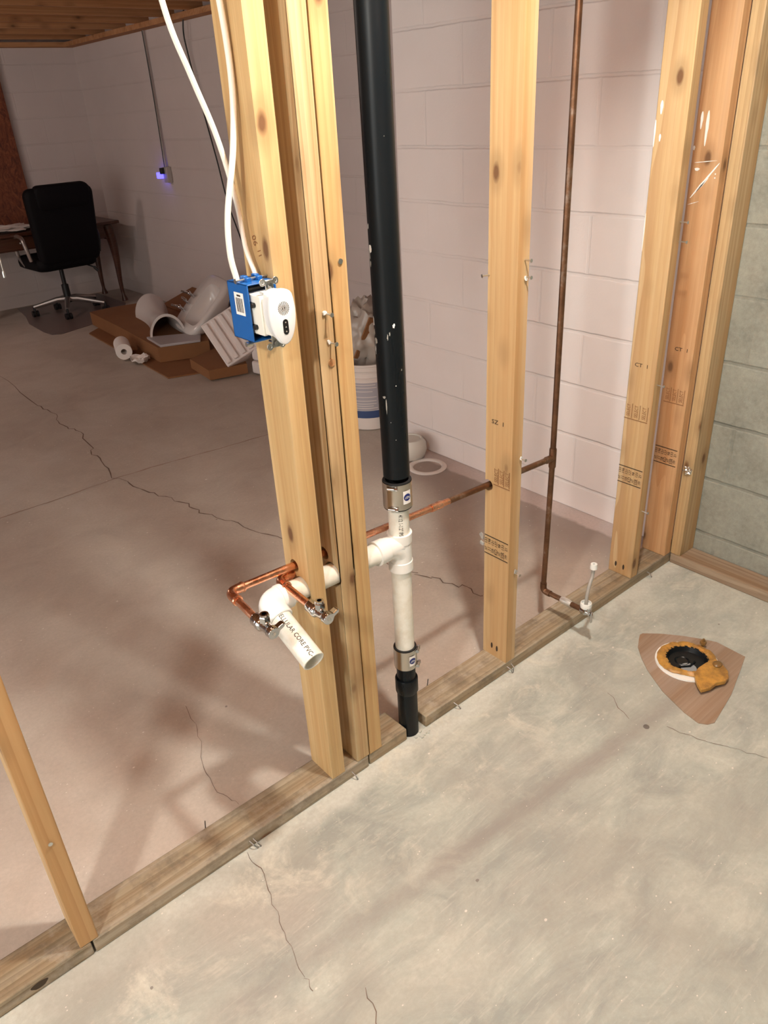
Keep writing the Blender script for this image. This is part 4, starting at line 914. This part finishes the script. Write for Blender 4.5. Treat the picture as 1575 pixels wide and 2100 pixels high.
for x, y, sx, sy in ((.745, 5.945, 1, -1), (.745, 6.375, 1, 1), (-.655, 5.945, -1, -1), (-.655, 6.375, -1, 1)):
    mb = MB(); cabriole(mb, x, y, .66, sx, sy); mb.box((x - .03, y - .03, .55), (x + .03, y + .03, .675)); obj('leg', mb, 'desk', dk)
mb = MB(); mb.box((-.30, 5.912, .572), (.25, 5.922, .665)); dr = obj('drawer', mb, 'desk', dk, bevel=.003)
mb = MB(); mb.ball((-.02, 5.905, .62), .011, 12); obj('knob', mb, 'silver', dr)
crumple('paper_sheets', (-.05, 6.12, .725), (.22, .16, .022), 'paper', 'crumpled pale papers heaped on the dark desk top', 'papers', seed=5, amp=.5)

CX, CYY = .21, 5.80
ch = thing('office_chair', 'black high-back office chair with silver base facing the desk', 'chair', (CX, CYY, 0))
star = [(-.035, 5.96), (.131, 5.61), (.46, 5.60), (.50, 5.93), (.20, 6.08)]
ctr = V((CX + .02, CYY + .03, .13))
for i, (x, y) in enumerate(star):
    end = V((x, y, .085)); d = (end - ctr)
    mb = MB(); P = [ctr, ctr + d * .3 + V((0, 0, .012)), ctr + d * .65 + V((0, 0, .006)), end]; mb.tube(P, [.026, .024, .020, .015], 10); obj('base_leg', mb, 'silver', ch)
    mb = MB(); mb.tube([(x, y, .09), (x, y, .05)], .010, 8)
    for s_ in (-1, 1): mb.tube([(x + s_ * .006, y, .027), (x + s_ * .026, y, .027)], .027, 18)
    obj('caster', mb, 'black', ch)
mb = MB(); mb.tube([(ctr.x, ctr.y, .10), (ctr.x, ctr.y, .25), (ctr.x, ctr.y, .25), (ctr.x, ctr.y, .40)], [.030, .030, .018, .018], 16); obj('gas_column', mb, 'black', ch)
def slab(mb, c, w, d, h, e=.035, m=None, taper=1.0):
    """padded slab with rounded corners in the local xz outline, thickness along y"""
    pts = []
    for qx, qz, a0 in ((1, 1, 0), (-1, 1, PI / 2), (-1, -1, PI), (1, -1, 1.5 * PI)):
        for k in range(6):
            a = a0 + k * PI / 10; ww = w / 2 * (taper if qz < 0 else 1)
            pts.append((qx * (ww - e) + e * math.cos(a), qz * (h / 2 - e) + e * math.sin(a)))
    m = m or Matrix.Identity(4); R_ = []
    for t, s_ in ((-d / 2, .90), (-d * .35, .985), (0, 1), (d * .35, .985), (d / 2, .90)):
        R_.append([mb.b.verts.new(V(c) + (m @ V((x * s_, t, z * s_)))) for x, z in pts])
    for A, B in zip(R_, R_[1:]):
        for j in range(len(A)): mb.b.faces.new((A[j], A[(j + 1) % len(A)], B[(j + 1) % len(A)], B[j]))
    mb.b.faces.new(R_[0]); mb.b.faces.new(list(reversed(R_[-1])))
rz = Matrix.Rotation(math.radians(4), 4, 'Z')
mb = MB(); slab(mb, (.275, 5.62, .745), .56, .09, .60, .06, rz @ Matrix.Rotation(math.radians(6), 4, 'X'), taper=.92); slab(mb, (.30, 5.585, .965), .46, .08, .19, .05, rz @ Matrix.Rotation(math.radians(8), 4, 'X')); obj('backrest', mb, 'fabric', ch, angle=60)
mb = MB(); slab(mb, (.23, 5.86, .455), .52, .10, .50, .07, rz @ Matrix.Rotation(PI / 2, 4, 'X')); obj('seat', mb, 'fabric', ch, angle=60)
for s_ in (-1, 1):
    x = .245 + s_ * .285
    mb = MB(); mb.tube(smooth_path([(x, 5.66, .50), (x + s_ * .02, 5.66, .62), (x + s_ * .02, 5.72, .68), (x + s_ * .01, 5.95, .66), (x, 6.0, .52), (x - s_ * .02, 5.92, .43)]), .016, 10); obj('armrest', mb, 'silver' if s_ < 0 else 'black', ch)
mb = MB(); mb.tube([(.40, 5.80, .41), (.50, 5.75, .36)], .006, 8); mb.tube([(.49, 5.755, .365), (.515, 5.74, .33)], .012, 10); obj('tilt_lever', mb, 'black', ch)
mb = MB(); mb.prism([(-.05, 6.45), (-.10, 6.05), (-.17, 5.73), (-.18, 5.35), (-.164, 5.19), (-.10, 5.15), (.15, 5.24), (.40, 5.36), (.62, 5.60), (.72, 5.80), (.72, 6.45)], .0005, .004); o = obj('chair_mat', mb, 'mat', smooth=False)
tag(o, 'dull brown plastic floor mat under the office chair', 'floor mat')

# outlet with conduit on the side wall
ot = thing('wall_outlet', 'small surface-mounted outlet on the far side wall with blue glowing light', 'outlet', (.99, 5.04, 1.03))
mb = MB(); mb.box((.955, 4.985, 1.02), (.998, 5.055, 1.135)); obj('outlet_box', mb, 'pinkmetal', ot, bevel=.004)
mb = MB(); mb.box((.925, 5.02, 1.085), (.955, 5.05, 1.13)); obj('plug', mb, 'black', ot, bevel=.003)
mb = MB(); mb.box((.925, 5.07, 1.05), (.975, 5.12, 1.095)); obj('night_light', mb, 'led', ot, bevel=.006)['label'] = 'glowing blue light'
mb = MB(); mb.tube([(.985, 5.04, 1.13), (.985, 5.04, 2.088)], .006, 10); tag(obj('wall_conduit', mb, 'pinkmetal'), 'thin conduit running up the far side wall to the joists', 'conduit')
mb = MB(); mb.tube(smooth_path([(.965, 5.03, 1.13), (.972, 5.028, 1.5), (.975, 5.03, 1.8), (.968, 5.02, 2.05)]), .0035, 8); tag(obj('power_cord', mb, 'blackcable'), 'dark thin cord running beside the conduit on the side wall', 'cord')

# ------------------------------------------------------------------ far room: heap by the wall
CG = 'flattened cardboard under the white fixtures'
def sheet(poly, z0, z1, label, tiltv=None):
    mb = MB(); mb.prism(poly, z0, z1)
    if tiltv:
        for v in mb.b.verts: v.co.z += tiltv[0] * (v.co.x - poly[0][0]) + tiltv[1] * (v.co.y - poly[0][1])
    o = obj('cardboard_sheet', mb, 'card', smooth=False); tag(o, label, 'cardboard'); return o
sheet([(0.05, 4.96), (-0.035, 3.395), (0.188, 3.319), (0.456, 3.274), (.60, 3.6), (.97, 5.35), (.60, 5.45)], .001, .010, 'lowest thin cardboard sheet on the floor with its tip towards the camera')
sheet([(0.175, 5.20), (.135, 4.49), (.077, 3.738), (.40, 3.62), (.52, 3.85), (.72, 4.60), (.72, 5.15), (.35, 5.22)], .012, .115, 'thick flattened brown box on top of the lowest cardboard sheet')
sheet([(.16, 3.45), (.12, 3.12), (.36, 3.06), (.50, 3.40), (.45, 3.56)], .012, .075, 'small folded cardboard box in front of the foam block')
sheet([(.68, 4.9), (.66, 4.4), (.98, 4.25), (.99, 4.95)], .12, .128, 'torn cardboard flap lying up against the side wall', (0.25, 0.0))
mb = MB(); mb.prism([(.12, 4.00), (.09, 3.72), (.34, 3.62), (.44, 3.80)], .117, .135); tag(obj('plastic_film', mb, 'greybag', bevel=.004), 'wrinkled grey plastic film on the near end of the thick cardboard box', 'plastic film')
# pedestal: half-round tapering shell lying down
mb = MB(); K = 20; rings = []
A0, A1 = V((.47, 4.66, .117)), V((.25, 3.92, .117)); d = (A1 - A0); dn = d.normalized(); sidev = dn.cross(V((0, 0, 1))).normalized()
for i in range(13):
    t = i / 12; c = A0 + d * t; w_ = .125 * (1 - .38 * math.sin(PI * min(t * 1.05, 1)) ) ; h_ = .165 * (1 - .35 * math.sin(PI * t))
    rings.append([c + sidev * (w_ * math.cos(PI * j / K)) + V((0, 0, h_ * math.sin(PI * j / K))) for j in range(K + 1)])
outer = [[mb.b.verts.new(p) for p in r_] for r_ in rings]
inner = [[mb.b.verts.new(A0 + d * (i / 12) + (p - (A0 + d * (i / 12))) * .88) for p in r_] for i, r_ in enumerate(rings)]
for G in (outer, inner):
    for A, B in zip(G, G[1:]):
        for j in range(K): mb.b.faces.new((A[j], A[j + 1], B[j + 1], B[j]))
for i in range(12):
    for j in (0, K): mb.b.faces.new((outer[i][j], outer[i + 1][j], inner[i + 1][j], inner[i][j]))
for i in (0, 12):
    for j in range(K): mb.b.faces.new((outer[i][j], outer[i][j + 1], inner[i][j + 1], inner[i][j]))
tag(obj('sink_pedestal', mb, 'porcelain', angle=60), 'white porcelain sink pedestal lying on its side on the cardboard', 'sink pedestal')
# pedestal sink basin standing on edge
sb = thing('pedestal_sink', 'white porcelain sink basin tipped on edge with faucet, between the pedestal and the foam block', 'sink', (.50, 3.95, .13))
ua = (cr * .26 + cu * .368).normalized(); ub = (cr * .20 - cu * .15 - cf * .22); ub = (ub - ua * ub.dot(ua)).normalized(); un = ua.cross(-ub); 
if un.dot(cf) > 0: ua2 = -ua; un = ua2.cross(-ub); ua = ua2
Mo = Matrix((ua, -ub, un)).transposed().to_4x4(); Mo.translation = (.51, 3.88, .31)
out_ = []; inn = []; K = 40
def sq(a, w, h, p=4.5):
    c_, s_ = math.cos(a), math.sin(a); return (w * abs(c_) ** (2 / p) * (1 if c_ > 0 else -1), h * abs(s_) ** (2 / p) * (1 if s_ > 0 else -1))
mb = MB(); L_ = []
for (w_, h_, z_, oy) in ((.225, .16, 0, 0), (.235, .17, .012, 0), (.235, .17, .03, 0), (.19, .14, .09, .0), (.12, .09, .15, 0), (.07, .07, .16, 0)):
    L_.append([mb.b.verts.new(Mo @ V((*sq(2 * PI * i / K, w_, h_), -z_))) for i in range(K)])
I_ = []
for (w_, h_, z_, oy) in ((.165, .10, 0, -.035), (.155, .095, .03, -.035), (.12, .07, .08, -.035), (.05, .04, .11, -.035)):
    I_.append([mb.b.verts.new(Mo @ V((sq(2 * PI * i / K, w_, h_)[0], sq(2 * PI * i / K, w_, h_)[1] + oy, -z_))) for i in range(K)])
for G in (L_, I_):
    for A, B in zip(G, G[1:]):
        for j in range(K): mb.b.faces.new((A[j], A[(j + 1) % K], B[(j + 1) % K], B[j]))
for j in range(K): mb.b.faces.new((L_[0][j], L_[0][(j + 1) % K], I_[0][(j + 1) % K], I_[0][j]))
mb.b.faces.new(L_[-1]); mb.b.faces.new(I_[-1]); obj('basin', mb, 'porcelain', sb, angle=60)
for i, x in enumerate((-.10, .02)):
    p = Mo @ V((x, .12, .0)); q = Mo @ V((x, .12, .05)); mb = MB(); mb.tube([p, q, q + V((-.05, .02, .02))], [.012, .010, .007], 10); mb.ball(q, .015, 10); obj('faucet_handle', mb, 'chrome', sb)
p = Mo @ V((-.04, .115, 0)); mb = MB(); mb.tube(smooth_path([p, Mo @ V((-.04, .115, .06)), Mo @ V((-.04, .08, .09)), Mo @ V((-.04, .04, .08))]), .009, 10); obj('faucet_spout', mb, 'chrome', sb)
# ribbed foam packing block
D_ = V((.225, 3.07, .085)); e1 = V((.042, -.198, -.237)); e2 = V((.222, -.080, .141)); nz = e2.cross(e1).normalized()
if nz.dot(cf) > 0: nz = -nz
e2 = e2 - e1 * (e2.dot(e1) / e1.length_squared); ex, ez = e1.normalized(), e2.normalized(); nz = ex.cross(ez); nz = nz if nz.dot(cf) < 0 else -nz
Mb = Matrix((ex, ez, nz)).transposed(); A_ = D_ - e1; cen = A_ + e1 * .5 + e2 * .5 - nz * .07
if cen.z < .20: cen.z = .20
mb = MB(); mb.obox(cen, (e1.length, e2.length, .12), Mb)
for i in range(5): mb.obox(cen + ez * (e2.length * (-.40 + .2 * i)) + nz * .068, (e1.length * .92, e2.length * .12, .022), Mb)
tag(obj('foam_block', mb, 'styro', bevel=.008, seg=3), 'large ribbed white packing foam block leaning on the cardboard heap', 'foam block')
mb = MB(); 
for i in range(3): mb.obox((.47 + .01 * i, 2.98, .05 + .085 * i), (.15, .16, .082), Matrix.Rotation(.2, 3, 'Z'))
tag(obj('foam_block', mb, 'styro', bevel=.014, seg=3), 'stepped white foam piece half hidden behind the blue box stud', 'foam block')
mb = MB(); mb.obox((.84, 3.60, .28), (.10, .40, .34), Matrix.Rotation(-.3, 3, 'Z') @ Matrix.Rotation(.35, 3, 'Y')); tag(obj('foam_block', mb, 'styro', bevel=.02, seg=3), 'plain white foam slab against the side wall behind the ribbed block', 'foam block')
# paper roll
pr = thing('paper_towel_roll', 'white paper roll on the floor in front of the cardboard heap', 'paper roll', (-.03, 4.14, 0))
a = V((-.06, 4.00, .068)); b = V((.015, 4.22, .068)); mb = MB(); ln = (b - a).length; mb.lathe([(.02, 0), (.055, 0), (.055, ln), (.02, ln)], a, b - a, 28, close=True); obj('roll', mb, 'paper', pr)
mb = MB(); mb.prism([(-.04, 3.97), (-.07, 3.86), (-.01, 3.80), (.06, 3.86), (.05, 3.96)], .012, .016)
bmesh.ops.triangulate(mb.b, faces=mb.b.faces); bmesh.ops.subdivide_edges(mb.b, edges=mb.b.edges, cuts=3, use_grid_fill=True)
for v in mb.b.verts: v.co.z += random.uniform(0, .035)
obj('loose_sheet', mb, 'paper', pr, smooth=False)
